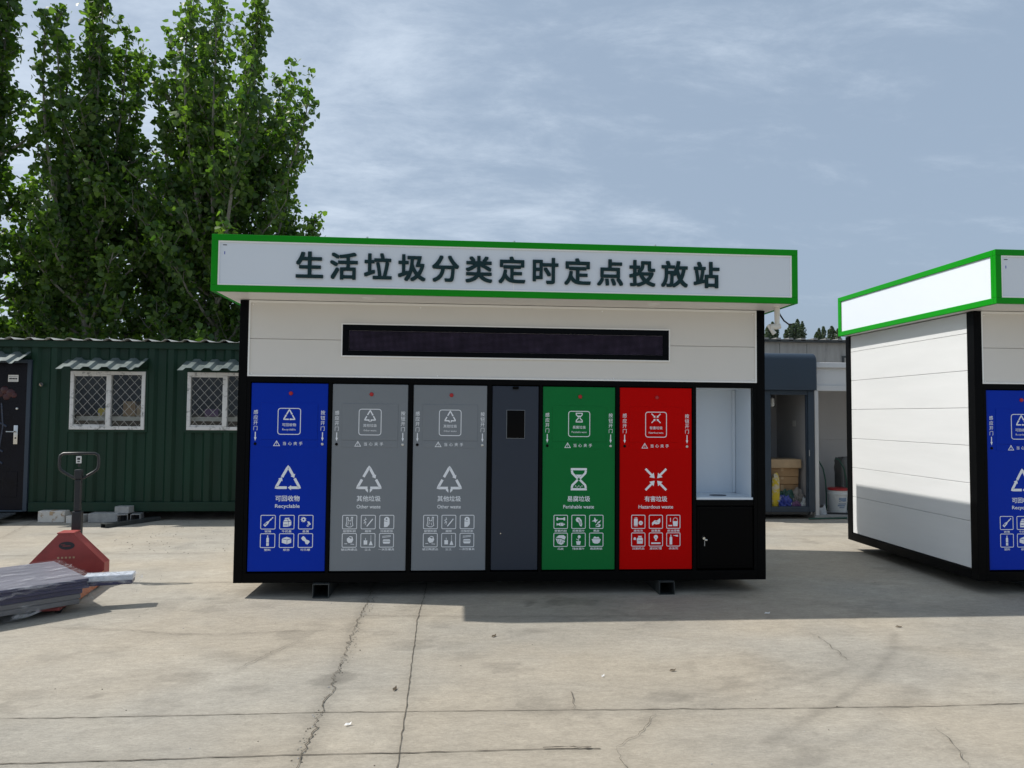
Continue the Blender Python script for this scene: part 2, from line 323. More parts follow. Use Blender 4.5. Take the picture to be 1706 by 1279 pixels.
class Print:
    def __init__(s, mt='print', ko='grey'): s.b = MB(); s.mt = mt; s.ko = ko; s.e = 0; s.y = 0.0
    def _y(s): s.e += 1; return s.y - 0.00004*(s.e % 12)
    def poly(s, pts, ko=False):
        y = s._y() - (0.0007 if ko else 0); s.b.faces([(p[0], y, p[1]) for p in pts], [tuple(range(len(pts)))], s.ko if ko else s.mt)
    def stroke(s, pts, w, closed=False, ko=False):
        P = [Vector((p[0], p[1])) for p in pts]; n = len(P); L = []; Rr = []
        for i in range(n):
            a = P[(i-1) % n] if (closed or i > 0) else None; c = P[(i+1) % n] if (closed or i < n-1) else None
            d1 = (P[i]-a).normalized() if a is not None else (c-P[i]).normalized()
            d2 = (c-P[i]).normalized() if c is not None else d1
            n1_ = Vector((-d1.y, d1.x)); n2_ = Vector((-d2.y, d2.x)); mm_ = n1_+n2_
            if mm_.length < 1e-6: mm_ = n1_
            mm_.normalize(); k = w/2/max(0.4, mm_.dot(n1_)); L.append(P[i]+mm_*k); Rr.append(P[i]-mm_*k)
        y = s._y() - (0.0007 if ko else 0); vs = [(p.x, y, p.y) for p in L] + [(p.x, y, p.y) for p in Rr]
        m_ = n if closed else n-1
        s.b.faces(vs, [(i, n+i, n+(i+1) % n, (i+1) % n) for i in range(m_)], s.ko if ko else s.mt)
    def circ(s, x, y, r_, ko=False, n=16): s.poly([(x+r_*math.cos(2*math.pi*i/n), y+r_*math.sin(2*math.pi*i/n)) for i in range(n)], ko)
    def ring(s, x, y, r_, w, n=18): s.stroke([(x+r_*math.cos(2*math.pi*i/n), y+r_*math.sin(2*math.pi*i/n)) for i in range(n)], w, True)
    def rrect(s, cx, cy, w, h, rad, t):
        pts = []
        for (sx, sy, a0) in ((1,1,0),(-1,1,90),(-1,-1,180),(1,-1,270)):
            for k in range(4):
                a = R(a0+k*30); pts.append((cx+sx*(w/2-rad)+rad*math.cos(a), cy+sy*(h/2-rad)+rad*math.sin(a)))
        s.stroke(pts, t, True)
    def text(s, body, cx, cy, size, bold=0.02, width=None, res=2):
        vs, fs = glyphs(body, bold, res)
        if not vs: return
        x0 = min(v[0] for v in vs); x1 = max(v[0] for v in vs); y0 = min(v[1] for v in vs); y1 = max(v[1] for v in vs)
        kx = size; 
        if width: kx = width/(x1-x0)
        y = s._y()
        s.b.faces([(cx+(v[0]-(x0+x1)/2)*kx, y-0.00006*v[2], cy+(v[1]-(y0+y1)/2)*size) for v in vs], fs, s.mt)
    def arrow(s, a, c, w, hw, hl):
        a = Vector(a); c = Vector(c); d = (c-a).normalized(); n_ = Vector((-d.y, d.x)); e = c-d*hl
        s.poly([tuple(p) for p in (a+n_*w/2, a-n_*w/2, e-n_*w/2, e-n_*hw/2, c, e+n_*hw/2, e+n_*w/2)])
def sub(a, c, t): return (a[0]+(c[0]-a[0])*t, a[1]+(c[1]-a[1])*t)
def sym_tri(p, cx, cy, s, other=False):
    T = (cx, cy+s*1.02); L = (cx-s*1.02, cy-s*0.82); Q = (cx+s*1.02, cy-s*0.82); w = s*0.23
    def bend(a, v, c, head):
        pr = [a, sub(v, a, 0.16), sub(sub(v, a, 0.06), sub(v, c, 0.06), 0.5), sub(v, c, 0.16), c]
        p.stroke(pr, w)
        if head:
            d = Vector(c)-Vector(pr[3]); d.normalize(); n_ = Vector((-d.y, d.x)); c_ = Vector(c)
            p.poly([tuple(c_+n_*w*0.95), tuple(c_-n_*w*0.95), tuple(c_+d*w*1.25)])
    if not other:
        bend(sub(L, T, 0.50), T, sub(T, Q, 0.40), True); bend(sub(T, Q, 0.56), Q, sub(Q, L, 0.36), True); bend(sub(Q, L, 0.54), L, sub(L, T, 0.36), True)
    else:
        bend(sub(T, L, 0.48), T, sub(T, Q, 0.42), True)
        for sx, V in ((-1, L), (1, Q)):
            bend(sub(T, V, 0.60), V, (cx+sx*0.12*s, V[1]), False)
            p.poly([(cx+sx*0.08*s, V[1]-w/2), (cx+sx*0.08*s, V[1]-s*0.42), (cx+sx*0.30*s, V[1]-s*0.20), (cx+sx*0.30*s, V[1]-w/2)])
def sym_hour(p, cx, cy, s):
    w = s*0.2
    for q in (1, -1):
        p.stroke([(cx-0.75*s, cy+q*0.92*s), (cx+0.75*s, cy+q*0.92*s)], w)
        for k in (1, -1): p.stroke([(cx+k*0.66*s, cy+q*0.80*s), (cx+k*0.60*s, cy+q*0.55*s), (cx+k*0.10*s, cy+q*0.05*s)], w)
    p.poly([(cx-0.3*s, cy+0.42*s), (cx, cy+0.12*s), (cx+0.3*s, cy+0.42*s)])
    for i in range(5): p.circ(cx+(-0.3+0.15*i)*s, cy-(0.62+0.1*(i % 2))*s, 0.05*s, n=8)
def sym_cross(p, cx, cy, s):
    for q in (1, -1):
        for k in (1, -1): p.arrow((cx+k*0.98*s, cy+q*0.98*s), (cx+k*0.12*s, cy+q*0.12*s), s*0.2, s*0.58, s*0.42)
def icon(p, k, cx, cy, h):
    X = lambda pts: [(cx+a*h, cy+c*h) for a, c in pts]
    P = lambda pts, ko=False: p.poly(X(pts), ko)
    S = lambda pts, w, cl=False, ko=False: p.stroke(X(pts), w*h, cl, ko)
    C = lambda a, c, r_, ko=False: p.circ(cx+a*h, cy+c*h, r_*h, ko)
    if k == 'bottle':
        P([(-.75,-.45),(-.45,-.75),(.05,-.25),(.2,.1),(.65,.5),(.5,.65),(.1,.2),(-.25,.05)]); P([(.7,.56),(.86,.72),(.72,.86),(.56,.7)]); S([(-.5,-.42),(-.2,-.1)], .12, ko=True)
    elif k == 'milk':
        P([(-.6,-.75),(.2,-.75),(.2,.05),(-.6,.05)]); P([(.26,-.75),(.7,-.45),(.7,.15),(.26,.05)]); P([(-.6,.12),(.2,.12),(.02,.45),(-.35,.45)]); P([(.28,.14),(.68,.24),(.4,.5),(.1,.48)]); P([(-.35,.52),(.38,.56),(.38,.72),(-.35,.68)]); S([(-.5,-.45),(.1,-.45)], .1, ko=True)
    elif k == 'metal':
        g = []
        for i in range(18): a = 2*math.pi*i/18; q = .5 if i % 2 else .32; g.append((-.38+q*math.cos(a), .42+q*math.sin(a)))
        P(g); C(-.38,.42,.13,True); P([(.2,.1),(.55,.1),(.85,-.35),(.6,-.5)]); S([(.25,-.7),(.6,-.15)], .3); S([(.2,-.5),(.42,-.62)], .07, ko=True); S([(.32,-.36),(.54,-.48)], .07, ko=True)
    elif k == 'plastic':
        P([(-.2,-.85),(.2,-.85),(.2,.35),(.1,.55),(-.1,.55),(-.2,.35)]); P([(-.08,.6),(.08,.6),(.08,.85),(-.08,.85)]); S([(-.2,-.35),(.2,-.35)], .06, ko=True)
    elif k == 'paperstack':
        P([(-.75,.35),(.05,.15),(.75,.38),(0,.6)]); P([(-.75,.27),(.05,.07),(.05,-.6),(-.75,-.35)]); P([(.11,.07),(.75,.28),(.75,-.35),(.11,-.6)])
    elif k == 'can':
        P([(-.7,.4),(-.35,.75),(-.05,.5),(.15,.15),(.6,0),(.7,-.25),(.35,-.65),(.05,-.55),(-.1,-.15),(-.5,.05)])
    elif k == 'bag':
        S([(-.5,.75),(-.45,.1),(-.6,-.6),(-.2,-.8),(.2,-.8),(.55,-.55),(.42,.1),(.5,.8),(.28,.8),(.2,.2),(-.18,.2),(-.28,.75)], .11, True); S([(-.2,0),(-.3,-.5)], .08); S([(.1,-.1),(.2,-.55)], .08)
    elif k == 'butt':
        P([(-.3,-.65),(-.18,-.78),(.8,.45),(.68,.58)]); S([(-.75,-.2),(-.45,0),(-.7,.3),(-.35,.45),(-.5,.75)], .1); S([(-.5,-.45),(-.35,-.1),(-.45,.15)], .08)
    elif k == 'roll':
        C(0,.4,.46); P([(-.45,.35),(.46,.4),(.46,-.35),(.1,-.8),(-.45,-.85)]); C(-.05,.5,.14,True); S([(-.5,.2),(.1,.1)], .07, ko=True)
    elif k == 'cup':
        P([(-.4,.3),(.1,.7),(.5,.6),(.65,.1),(.45,-.35),(-.1,-.45),(-.4,-.1)]); P([(-.1,.45),(.3,.25),(.45,.45),(.1,.58)], True); S([(-.8,-.55),(-.35,-.55)], .1); S([(.2,-.6),(.8,-.65)], .1)
    elif k == 'dust':
        P([(-.7,-.7),(-.1,-.7),(-.1,0),(-.7,0)]); S([(-.4,.05),(-.4,.4)], .1); P([(.15,-.8),(.8,-.8),(.55,-.1),(.42,-.1)]); S([(.48,-.05),(.48,.85)], .07)
    elif k == 'tray':
        P([(-.65,-.08),(-.5,.15),(.5,.15),(.65,-.08)]); P([(-.65,-.2),(.65,-.2),(.5,-.55),(-.5,-.55)]); S([(-.7,.45),(.7,.62)], .08); S([(-.7,.65),(.7,.8)], .08)
    elif k == 'bone':
        S([(-.5,.5),(.5,.5)], .22)
        for q in (-.6, .6): C(q,.62,.16); C(q,.38,.16)
        P([(-.7,-.2),(-.45,-.32),(-.1,-.15),(.35,-.15),(.75,-.4),(.35,-.68),(-.1,-.68),(-.45,-.5),(-.7,-.65)]); C(.4,-.35,.08,True); S([(0,-.2),(0,-.65)], .06, ko=True)
    elif k == 'veg':
        P([(-.5,.35),(-.3,.75),(.15,.7),(.5,.3),(.62,-.4),(.5,-.8),(.25,-.7),(0,-.1),(-.3,0)]); S([(-.1,.5),(.4,-.5)], .07, ko=True); S([(.1,.45),(.5,-.3)], .06, ko=True)
    elif k == 'peel':
        P([(-.8,.1),(-.4,.3),(-.3,.75),(0,.35),(.3,.35),(0,.1),(-.1,-.2),(-.35,.05)]); P([(.1,-.15),(.8,.3),(.55,-.2)]); S([(-.1,-.6),(.2,-.3),(.6,-.5)], .12); P([(-.2,-.85),(.6,-.85),(.8,-.45),(.3,-.65)])
    elif k == 'melon':
        P([(-.8,.35),(-.3,.75),(.5,.78),(.85,.5),(.7,.0),(.1,.25)]); P([(-.85,.2),(.1,.1),(.75,-.2),(.5,-.65),(.1,-.85),(-.5,-.6)]); 
        for i in range(4): S([(-.55+.3*i,.1-.05*i),(-.35+.28*i,-.5-.04*i)], .06, ko=True)
    elif k == 'plant':
        P([(-.4,-.25),(.4,-.25),(.28,-.85),(-.28,-.85)]); S([(0,-.25),(.05,.3)], .09); C(.12,.5,.26); P([(.0,.0),(-.45,.2),(-.2,-.08)])
    elif k == 'bowl':
        P([(-.8,.1),(.8,.1),(.55,-.5),(.25,-.65),(-.25,-.65),(-.55,-.5)]); P([(-.6,.18),(-.3,.55),(.1,.4),(.35,.5),(.6,.18)])
    elif k == 'battery':
        P([(-.75,-.6),(-.1,-.6),(-.1,.5),(-.75,.5)]); P([(-.62,.56),(-.45,.56),(-.45,.72),(-.62,.72)]); P([(-.38,.56),(-.2,.56),(-.2,.72),(-.38,.72)]); C(.42,-.2,.36); S([(.25,-.2),(.6,-.2)], .06, ko=True); S([(-.75,-.7),(-.1,-.7)], .1)
    elif k == 'ink':
        P([(-.7,-.2),(-.2,.25),(.2,.2),(.7,.6),(.8,.1),(.6,-.35),(.1,-.45),(-.3,-.35),(-.6,-.65)]); S([(-.1,.1),(.4,-.1)], .07, ko=True)
    elif k == 'paint':
        P([(-.02,-.75),(.72,-.75),(.8,.1),(-.1,.1)]); S([(-.05,.15),(.05,.55),(.35,.7),(.65,.55),(.75,.15)], .08); S([(-.5,.65),(-.5,.0)], .12); P([(-.85,-.75),(-.2,-.75),(-.2,-.55),(-.85,-.55)])
    elif k == 'pill':
        P([(-.2,-.7),(.75,-.7),(.8,.15),(.6,.35),(-.05,.35),(-.25,.15)]); P([(-.02,.42),(.58,.42),(.58,.62),(-.02,.62)]); P([(-.8,-.05),(-.4,-.05),(-.4,.25),(-.6,.42),(-.8,.25)]); S([(-.1,-.2),(.65,-.2)], .08, ko=True)
    elif k == 'bulb':
        C(0,.42,.36); P([(-.14,.1),(.14,.1),(.14,-.2),(-.14,-.2)]); P([(-.8,-.75),(.8,-.75),(.8,-.5),(-.8,-.5)]); S([(-.1,.35),(.1,.35)], .07, ko=True)
    elif k == 'spray':
        P([(-.65,-.85),(-.2,-.85),(-.2,.3),(-.3,.5),(-.55,.5),(-.65,.3)]); P([(-.5,.55),(-.35,.55),(-.35,.8),(-.5,.8)]); P([(-.1,.7),(.8,.78),(.8,.45)])

# ---------------------------------------------------------------- the waste station
W2 = 2.232; ZB = 0.114; ZS = 2.435; ZT = 2.88; DF = 0.405; DEP = 2.09; OV = 0.105
def beveled(name, x0, x1, y0, y1, z0, z1, mt, parent, bev=0.004, label=None):
    b = MB(); b.bbox(x0, x1, y0, y1, z0, z1, mt, bev); return b.build(name, parent, label)
BINS = [
 ('blue', -2.125, -1.502, 'tri', '可回收物', 'Recyclable', [('bottle','玻璃'),('milk','牛奶盒'),('metal','金属'),('plastic','塑料'),('paperstack','纸张'),('can','可乐罐')], 'blue recyclable waste panel'),
 ('grey', -1.465, -0.842, 'other', '其他垃圾', 'Other waste', [('bag','脏塑料袋'),('butt','烟蒂'),('roll','污染纸张'),('cup','破旧陶瓷品'),('dust','尘土'),('tray','一次性餐具')], 'grey other waste panel beside the blue one'),
 ('grey', -0.797, -0.180, 'other', '其他垃圾', 'Other waste', [('bag','脏塑料袋'),('butt','烟蒂'),('roll','污染纸张'),('cup','破旧陶瓷品'),('dust','尘土'),('tray','一次性餐具')], 'grey other waste panel beside the slate door'),
 ('green', 0.294, 0.916, 'hour', '易腐垃圾', 'Perishable waste', [('bone','骨骼内脏'),('veg','菜梗菜叶'),('peel','果皮'),('melon','瓜皮'),('plant','残枝落叶'),('bowl','剩菜剩饭')], 'green perishable waste panel'),
 ('red', 0.956, 1.585, 'cross', '有害垃圾', 'Hazardous waste', [('battery','废电池'),('ink','废墨盒'),('paint','废油漆桶'),('pill','过期药品'),('bulb','废旧灯管'),('spray','杀虫剂')], 'red hazardous waste panel')]
PZ0, PZ1, PY = 0.205, 1.748, 0.010
def sym(p, kind, cx, cy, s):
    if kind == 'tri': sym_tri(p, cx, cy, s)
    elif kind == 'other': sym_tri(p, cx, cy, s, True)
    elif kind == 'hour': sym_hour(p, cx, cy, s)
    else: sym_cross(p, cx, cy, s)
def bin_panel(root, key, x0, x1, kind, zh, en, icons, label):
    c = (x0+x1)/2
    pan = beveled('bin_panel', x0, x1, PY, PY+0.03, PZ0, PZ1, key, root, 0.004, label)
    b = MB(); b.bbox(c-0.23, c+0.23, PY-0.0035, PY+0.002, 1.283, 1.585, key, 0.0015); b.build('hatch_flap', pan)
    b = MB(); b.bbox(c-0.23, c+0.23, PY-0.002, PY+0.002, 1.222, 1.279, key, 0.001); b.build('hatch_sill', pan)
    b = MB(); T = Matrix.Translation((c+0.008, PY, 1.665)) @ Matrix.Rotation(R(90), 4, 'X')
    b.lathe([(0.017, 0), (0.017, 0.004), (0.0145, 0.008), (0.008, 0.0105), (0.002, 0.011)], 'red_dot', 18, T); b.build('indicator_light', pan, smooth=True)
    b = MB(); b.lathe([(0.012, 0), (0.012, 0.003), (0.009, 0.0045)], 'black_gloss', 16, Matrix.Translation((c-0.272, PY, 1.247)) @ Matrix.Rotation(R(90), 4, 'X')); b.build('sensor_eye', pan, smooth=True)
    b = MB(); b.lathe([(0.011, 0), (0.011, 0.004), (0.008, 0.006), (0.007, 0.004)], 'silver', 16, Matrix.Translation((c+0.272, PY, 1.247)) @ Matrix.Rotation(R(90), 4, 'X')); b.build('push_button', pan, smooth=True)
    def done(p, nm): p.b.build(nm, pan)
    # small badge on the flap
    p = Print('print', key); p.y = PY-0.0047
    p.rrect(c, 1.433, 0.182, 0.214, 0.02, 0.006)
    sym(p, kind, c, 1.487 if kind in ('hour', 'cross') else 1.486, 0.040 if kind in ('hour', 'cross') else 0.044)
    p.text(zh, c, 1.405, 0.028, 0.012, 0.112, 2); p.text(en, c, 1.364, 0.022, 0.012, 0.128 if len(en) > 12 else 0.108, 1)
    done(p, 'badge')
    # warning under the flap
    p = Print('print', key); p.y = PY-0.0032
    p.stroke([(c-0.122, 1.232), (c-0.074, 1.232), (c-0.098, 1.272)], 0.005, True)
    p.poly([(c-0.1005, 1.262), (c-0.0955, 1.262), (c-0.0965, 1.246), (c-0.0995, 1.246)]); p.poly([(c-0.1005, 1.242), (c-0.0955, 1.242), (c-0.0955, 1.238), (c-0.1005, 1.238)])
    for i, ch in enumerate('当心夹手'): p.text(ch, c-0.035+0.044*i, 1.251, 0.031, 0.015)
    done(p, 'warning_notice')
    # notes down both sides, with arrows
    for sx, txt in ((-0.272, '感应开门'), (0.272, '按钮开门')):
        p = Print('print', key); p.y = PY-0.0012
        for i, ch in enumerate(txt): p.text(ch, c+sx, 1.508-0.044*i, 0.038, 0.010)
        p.arrow((c+sx, 1.345), (c+sx, 1.272), 0.008, 0.020, 0.028); done(p, 'door_note')
    # the large symbol, the names, the six examples
    p = Print('print', key); p.y = PY-0.0012; sym(p, kind, c, 0.965, 0.094 if kind in ('tri', 'other') else 0.092); done(p, 'waste_symbol')
    p = Print('print', key); p.y = PY-0.0012
    p.text(zh, c, 0.800, 0.050, 0.022, 0.196, 3); done(p, 'waste_name'); p = Print('print', key); p.y = PY-0.0012
    p.text(en, c, 0.733, 0.042, 0.016, {10: 0.198, 11: 0.196}.get(len(en), 0.262 if key == 'green' else 0.30), 3); done(p, 'english_name')
    for i, (k, cap) in enumerate(icons):
        p = Print('print', key); p.y = PY-0.0012
        ix = c-0.152+0.152*(i % 3); iz = 0.606 if i < 3 else 0.456
        p.rrect(ix, iz, 0.116, 0.112, 0.008, 0.0055); icon(p, k, ix, iz, 0.050)
        p.text(cap, ix, iz-0.075, 0.020, 0.02, 0.026*len(cap), 1); done(p, 'item_icon')

def make_station():
    root = thing('waste_station', 'long white and black waste sorting station with a green edged sign reading Chinese characters', 'waste station', group='waste sorting stations in the yard')
    # --- steel frame, black
    f = MB(); e = 0.004
    for sx in (-1, 1):
        x0, x1 = sorted((sx*W2, sx*(W2-0.072)))
        f.bbox(x0, x1, 0, 0.09, ZB, ZS-0.001, 'black', e); f.bbox(x0, x1, DEP-0.09, DEP, ZB, ZS-0.001, 'black', e)
        xs0, xs1 = sorted((sx*W2, sx*(W2-0.06)))
        f.bbox(xs0, xs1, 0.09, DEP-0.09, ZB, ZB+0.085, 'black', e)
    f.bbox(-W2+0.072, W2-0.072, 0, 0.08, ZB, PZ0-0.012, 'black', e)
    f.bbox(-W2+0.072, W2-0.072, DEP-0.08, DEP, ZB, PZ0-0.012, 'black', e)
    f.bbox(-W2+0.072, W2-0.072, 0, 0.08, PZ1+0.008, 1.800, 'black', e)
    gaps = [(-W2+0.072, -2.130), (-1.497, -1.470), (-0.837, -0.802), (-0.175, -0.140), (0.262, 0.289), (0.921, 0.951), (1.590, 1.622), (2.128, W2-0.072)]
    for a, c in gaps: f.bbox(a, c, 0.001, 0.06, PZ0-0.014, PZ1+0.010, 'black', 0.003)
    f.box(-W2+0.074, 1.60, 0.055, 0.075, PZ0-0.01, PZ1+0.009, 'black')       # backing behind the panels
    f.box(-W2+0.02, W2-0.02, 0.085, DEP-0.085, ZB+0.004, ZB+0.03, 'black')   # floor plate
    f.build('frame', root)
    # --- walls
    for sx, nm in ((-1, 'side_wall'), (1, 'side_wall')):
        b = MB(); z = ZB+0.088
        zs = [ZB+0.088, 0.610, 0.938, 1.266, 1.594, 1.922, 2.250, ZS-0.004]
        xa, xb = sorted((sx*(W2-0.012), sx*(W2-0.05)))
        for k in range(len(zs)-1): b.bbox(xa, xb, 0.092, DEP-0.092, zs[k]+0.0015, zs[k+1]-0.0015, 'white_board', 0.0025, 1)
        b.build(nm, root)
    b = MB(); b.box(-W2+0.074, W2-0.074, DEP-0.05, DEP-0.012, ZB+0.10, ZS-0.004, 'white_board'); b.build('back_wall', root)
    # --- white board over the bins, with a seam, and its thin edging
    b = MB()
    b.bbox(-W2+0.074, W2-0.074, 0.012, 0.05, 1.804, 2.1135, 'white_front', 0.0015, 1); b.bbox(-W2+0.074, W2-0.074, 0.012, 0.05, 2.1165, ZS-0.003, 'white_front', 0.0015, 1)
    up = b.build('upper_panel', root)
    b = MB(); t_ = 0.012
    b.box(-W2+0.072, W2-0.072, 0.002, 0.012, 1.803, 1.803+t_, 'white_trim'); b.box(-W2+0.072, W2-0.072, 0.002, 0.012, ZS-0.020, ZS-0.002, 'white_trim')
    for sx in (-1, 1):
        a, c = sorted((sx*(W2-0.072), sx*(W2-0.084))); b.box(a, c, 0.002, 0.012, 1.803+t_, ZS-0.020, 'white_trim')
    b.build('edging', up)
    for x_, z_ in ((-2.13, 2.40), (-0.75, 2.40), (0.8, 2.40), (2.13, 2.40), (-2.13, 1.825), (-0.6, 1.825), (0.9, 1.825), (2.13, 1.83)):
        b = MB(); b.lathe([(0.007, 0), (0.007, 0.003), (0.004, 0.005)], 'white_trim', 10, Matrix.Translation((x_, 0.0125, z_)) @ Matrix.Rotation(R(90), 4, 'X')); b.build('screw', up, smooth=True)
    # --- LED display
    sx0, sx1, sz0, sz1 = -1.392, 1.380, 1.985, 2.245
    scr = MB(); scr.box(sx0+0.055, sx1-0.055, 0.0045, 0.011, sz0+0.045, sz1-0.050, 'led'); d = scr.build('display_screen', root)
    b = MB()
    b.bbox(sx0, sx1, -0.004, 0.0115, sz1-0.048, sz1, 'black_gloss', 0.002); b.bbox(sx0, sx1, -0.004, 0.0115, sz0, sz0+0.043, 'black_gloss', 0.002)
    b.bbox(sx0, sx0+0.053, -0.0035, 0.0115, sz0+0.043, sz1-0.048, 'black_gloss', 0.002); b.bbox(sx1-0.053, sx1, -0.0035, 0.0115, sz0+0.043, sz1-0.048, 'black_gloss', 0.002)
    b.build('screen_frame', d)
    b = MB(); q = 0.010
    b.box(sx0-q, sx1+q, -0.006, 0.0118, sz1, sz1+q, 'white_trim'); b.box(sx0-q, sx1+q, -0.006, 0.0118, sz0-q, sz0, 'white_trim')
    b.box(sx0-q, sx0, -0.006, 0.0118, sz0, sz1, 'white_trim'); b.box(sx1, sx1+q, -0.006, 0.0118, sz0, sz1, 'white_trim')
    b.build('screen_surround', d)
    # --- bin panels
    for a in BINS: bin_panel(root, *a)
    # --- slate service door with a dark viewing window
    sd = MB(); sd.bbox(-0.136, 0.258, PY, PY+0.03, PZ0, PZ1, 'slate', 0.004); sd = sd.build('service_door', root, 'narrow slate grey service door with a small black window')
    b = MB(); b.bbox(-0.015, 0.142, PY-0.003, PY+0.003, 1.305, 1.547, 'grey', 0.002); b.build('window_rim', sd)
    b = MB(); b.bbox(-0.011, 0.138, PY-0.0045, PY-0.001, 1.309, 1.543, 'black_gloss', 0.001); b.build('viewing_window', sd)
    b = MB(); b.lathe([(0.005, 0), (0.005, 0.003)], 'silver', 10, Matrix.Translation((-0.055, PY, 0.51)) @ Matrix.Rotation(R(90), 4, 'X')); b.build('rivet', sd)
    b = MB(); b.bbox(0.035, 0.085, -0.012, PY+0.002, 1.722, 1.744, 'black', 0.004); b.build('door_sensor', sd)
    # --- open wash niche
    nx0, nx1, nz0, nz1, nd = 1.624, 2.127, 0.812, PZ1+0.006, 0.42
    n = MB()
    n.box(nx0-0.02, nx1+0.02, nd, nd+0.01, nz0-0.02, nz1+0.03, 'niche'); n.box(nx0-0.012, nx0, 0.062, nd, nz0-0.02, nz1+0.02, 'niche'); n.box(nx1, nx1+0.012, 0.062, nd, nz0-0.02, nz1+0.02, 'niche')
    n.box(nx0, nx1, 0.082, nd, nz1, nz1+0.012, 'niche')
    n = n.build('wash_niche', root, 'open white niche over the black cabinet')
    b = MB(); b.bbox(nx0+0.001, nx1-0.001, 0.012, nd-0.001, nz0-0.02, nz0, 'niche', 0.003); b.build('niche_shelf', n)
    b = MB(); b.lathe([(0.075, 0.0), (0.075, 0.003), (0.068, 0.004)], 'slate', 28, Matrix.Translation((1.875, 0.18, nz0+0.0005)) @ Matrix.Diagonal((1, 0.8, 1, 1))); b.build('drain_opening', n)
    b = MB(); b.bbox(nx1-0.03, nx1-0.002, 0.402, 0.418, nz0+0.002, nz1-0.002, 'niche', 0.004); b.build('corner_post', n)
    # --- black cabinet door under it
    cd = MB(); cd.bbox(1.628, 2.122, PY-0.002, PY+0.03, 0.208, 0.735, 'blackdoor', 0.006); cd = cd.build('cabinet_door', root)
    b = MB(); b.bbox(1.624, 2.127, 0.004, 0.06, 0.742, 0.790, 'black', 0.004); b.build('cabinet_rail', root)
    b = MB(); b.bbox(1.650, 2.100, PY-0.006, PY-0.001, 0.232, 0.712, 'blackdoor', 0.003); b.build('door_face', cd)
    b = MB(); T = Matrix.Translation((1.682, PY-0.006, 0.468)) @ Matrix.Rotation(R(90), 4, 'X'); b.lathe([(0.017, 0), (0.017, 0.006), (0.014, 0.012), (0.011, 0.020)], 'silver', 18, T)
    b.bbox(1.688, 1.712, PY-0.028, PY-0.016, 0.446, 0.462, 'silver', 0.004); b.build('lock', cd, smooth=True)
    b = MB(); b.bbox(1.690, 1.696, PY-0.0095, PY-0.0065, 0.40, 0.445, 'galv', 0.001); b.build('key', cd)
    # --- fascia box
    x0, x1, y0, y1 = -W2-OV, W2+OV, -DF, DEP-0.035; g = 0.050; t2 = 0.03
    s = MB(); wh = 'white_sign'
    s.box(x0+0.012, x1-0.012, y0+0.012, y0+0.03, ZS+g-0.005, ZT-g+0.005, wh)
    s.box(x0+0.012, x1-0.012, y1-0.03, y1-0.012, ZS+g-0.005, ZT-g+0.005, wh)
    s.box(x0+0.012, x0+0.03, y0+0.031, y1-0.031, ZS+g-0.005, ZT-g+0.005, wh); s.box(x1-0.03, x1-0.012, y0+0.031, y1-0.031, ZS+g-0.005, ZT-g+0.005, wh)
    fas = s.build('fascia', root)
    b = MB()
    for (za, zb) in ((ZS, ZS+g), (ZT-g, ZT)):
        b.bbox(x0, x1, y0, y0+t2, za, zb, 'green_trim', 0.003); b.bbox(x0, x1, y1-t2, y1, za, zb, 'green_trim', 0.003)
        b.bbox(x0, x0+t2, y0+t2, y1-t2, za, zb, 'green_trim', 0.003); b.bbox(x1-t2, x1, y0+t2, y1-t2, za, zb, 'green_trim', 0.003)
    for xx in (x0, x1-0.05):
        for yy in (y0, y1-t2): b.bbox(xx, xx+0.05, yy, yy+t2, ZS+g, ZT-g, 'green_trim', 0.003)
    for xx in (x0, x1-t2):
        for yy in (y0+t2, y1-t2-0.03): b.bbox(xx, xx+t2, yy, yy+0.03, ZS+g, ZT-g, 'green_trim', 0.003)
    b.build('green_trim', fas)
    b = MB(); q = 0.010; za, zb = ZS+g, ZT-g; xa, xb = x0+0.05, x1-0.05
    b.box(xa, xb, y0+0.004, y0+0.012, za, za+q, 'white_trim'); b.box(xa, xb, y0+0.004, y0+0.012, zb-q, zb, 'white_trim')
    b.box(xa, xa+q, y0+0.004, y0+0.012, za+q, zb-q, 'white_trim'); b.box(xb-q, xb, y0+0.004, y0+0.012, za+q, zb-q, 'white_trim')
    b.box(0.003, 0.007, y0+0.0105, y0+0.0122, za+q, zb-q, 'white_trim')
    b.build('sign_edging', fas)
    for i, ch in enumerate('生活垃圾分类定时定点投放站'):
        vs, fs = glyphs(ch, 0.036, 4); sc = 0.222; cx = -1.592+0.2637*i; cz = 2.654
        b = MB(); bm = bmesh.new()
        bv = [bm.verts.new(((v[0]-0.5)*sc, -0.00012*v[2], (v[1]-0.38)*sc)) for v in vs]
        for fc in fs:
            try: bm.faces.new([bv[k] for k in fc])
            except ValueError: pass
        ex = bmesh.ops.extrude_face_region(bm, geom=bm.faces[:])
        for v in ex['geom']:
            if isinstance(v, bmesh.types.BMVert): v.co.y -= 0.013
        bmesh.ops.recalc_face_normals(bm, faces=bm.faces[:])
        b.bm(bm, 'char', Matrix.Translation((cx, y0+0.0118, cz))); b.build('sign_character', fas)
    b = MB(); b.box(-2.255, -2.225, y0+0.0105, y0+0.0119, 2.795, 2.801, 'ink'); b.build('scuff_mark', fas)
    b = MB(); b.box(-2.243, -2.238, y0+0.0105, y0+0.0119, 2.725, 2.748, 'blue'); b.build('scuff_mark', fas)
    b = MB(); b.bbox(x0+t2+0.001, x1-t2-0.001, y0+t2+0.001, y1-t2-0.001, ZT-0.055, ZT-0.03, 'white_board', 0.003); b.build('roof', root)
    b = MB(); b.box(x0+t2+0.001, x1-t2-0.001, y0+t2+0.001, y1-t2-0.001, ZS+0.003, ZS+0.02, 'soffit'); sf = b.build('soffit', root)
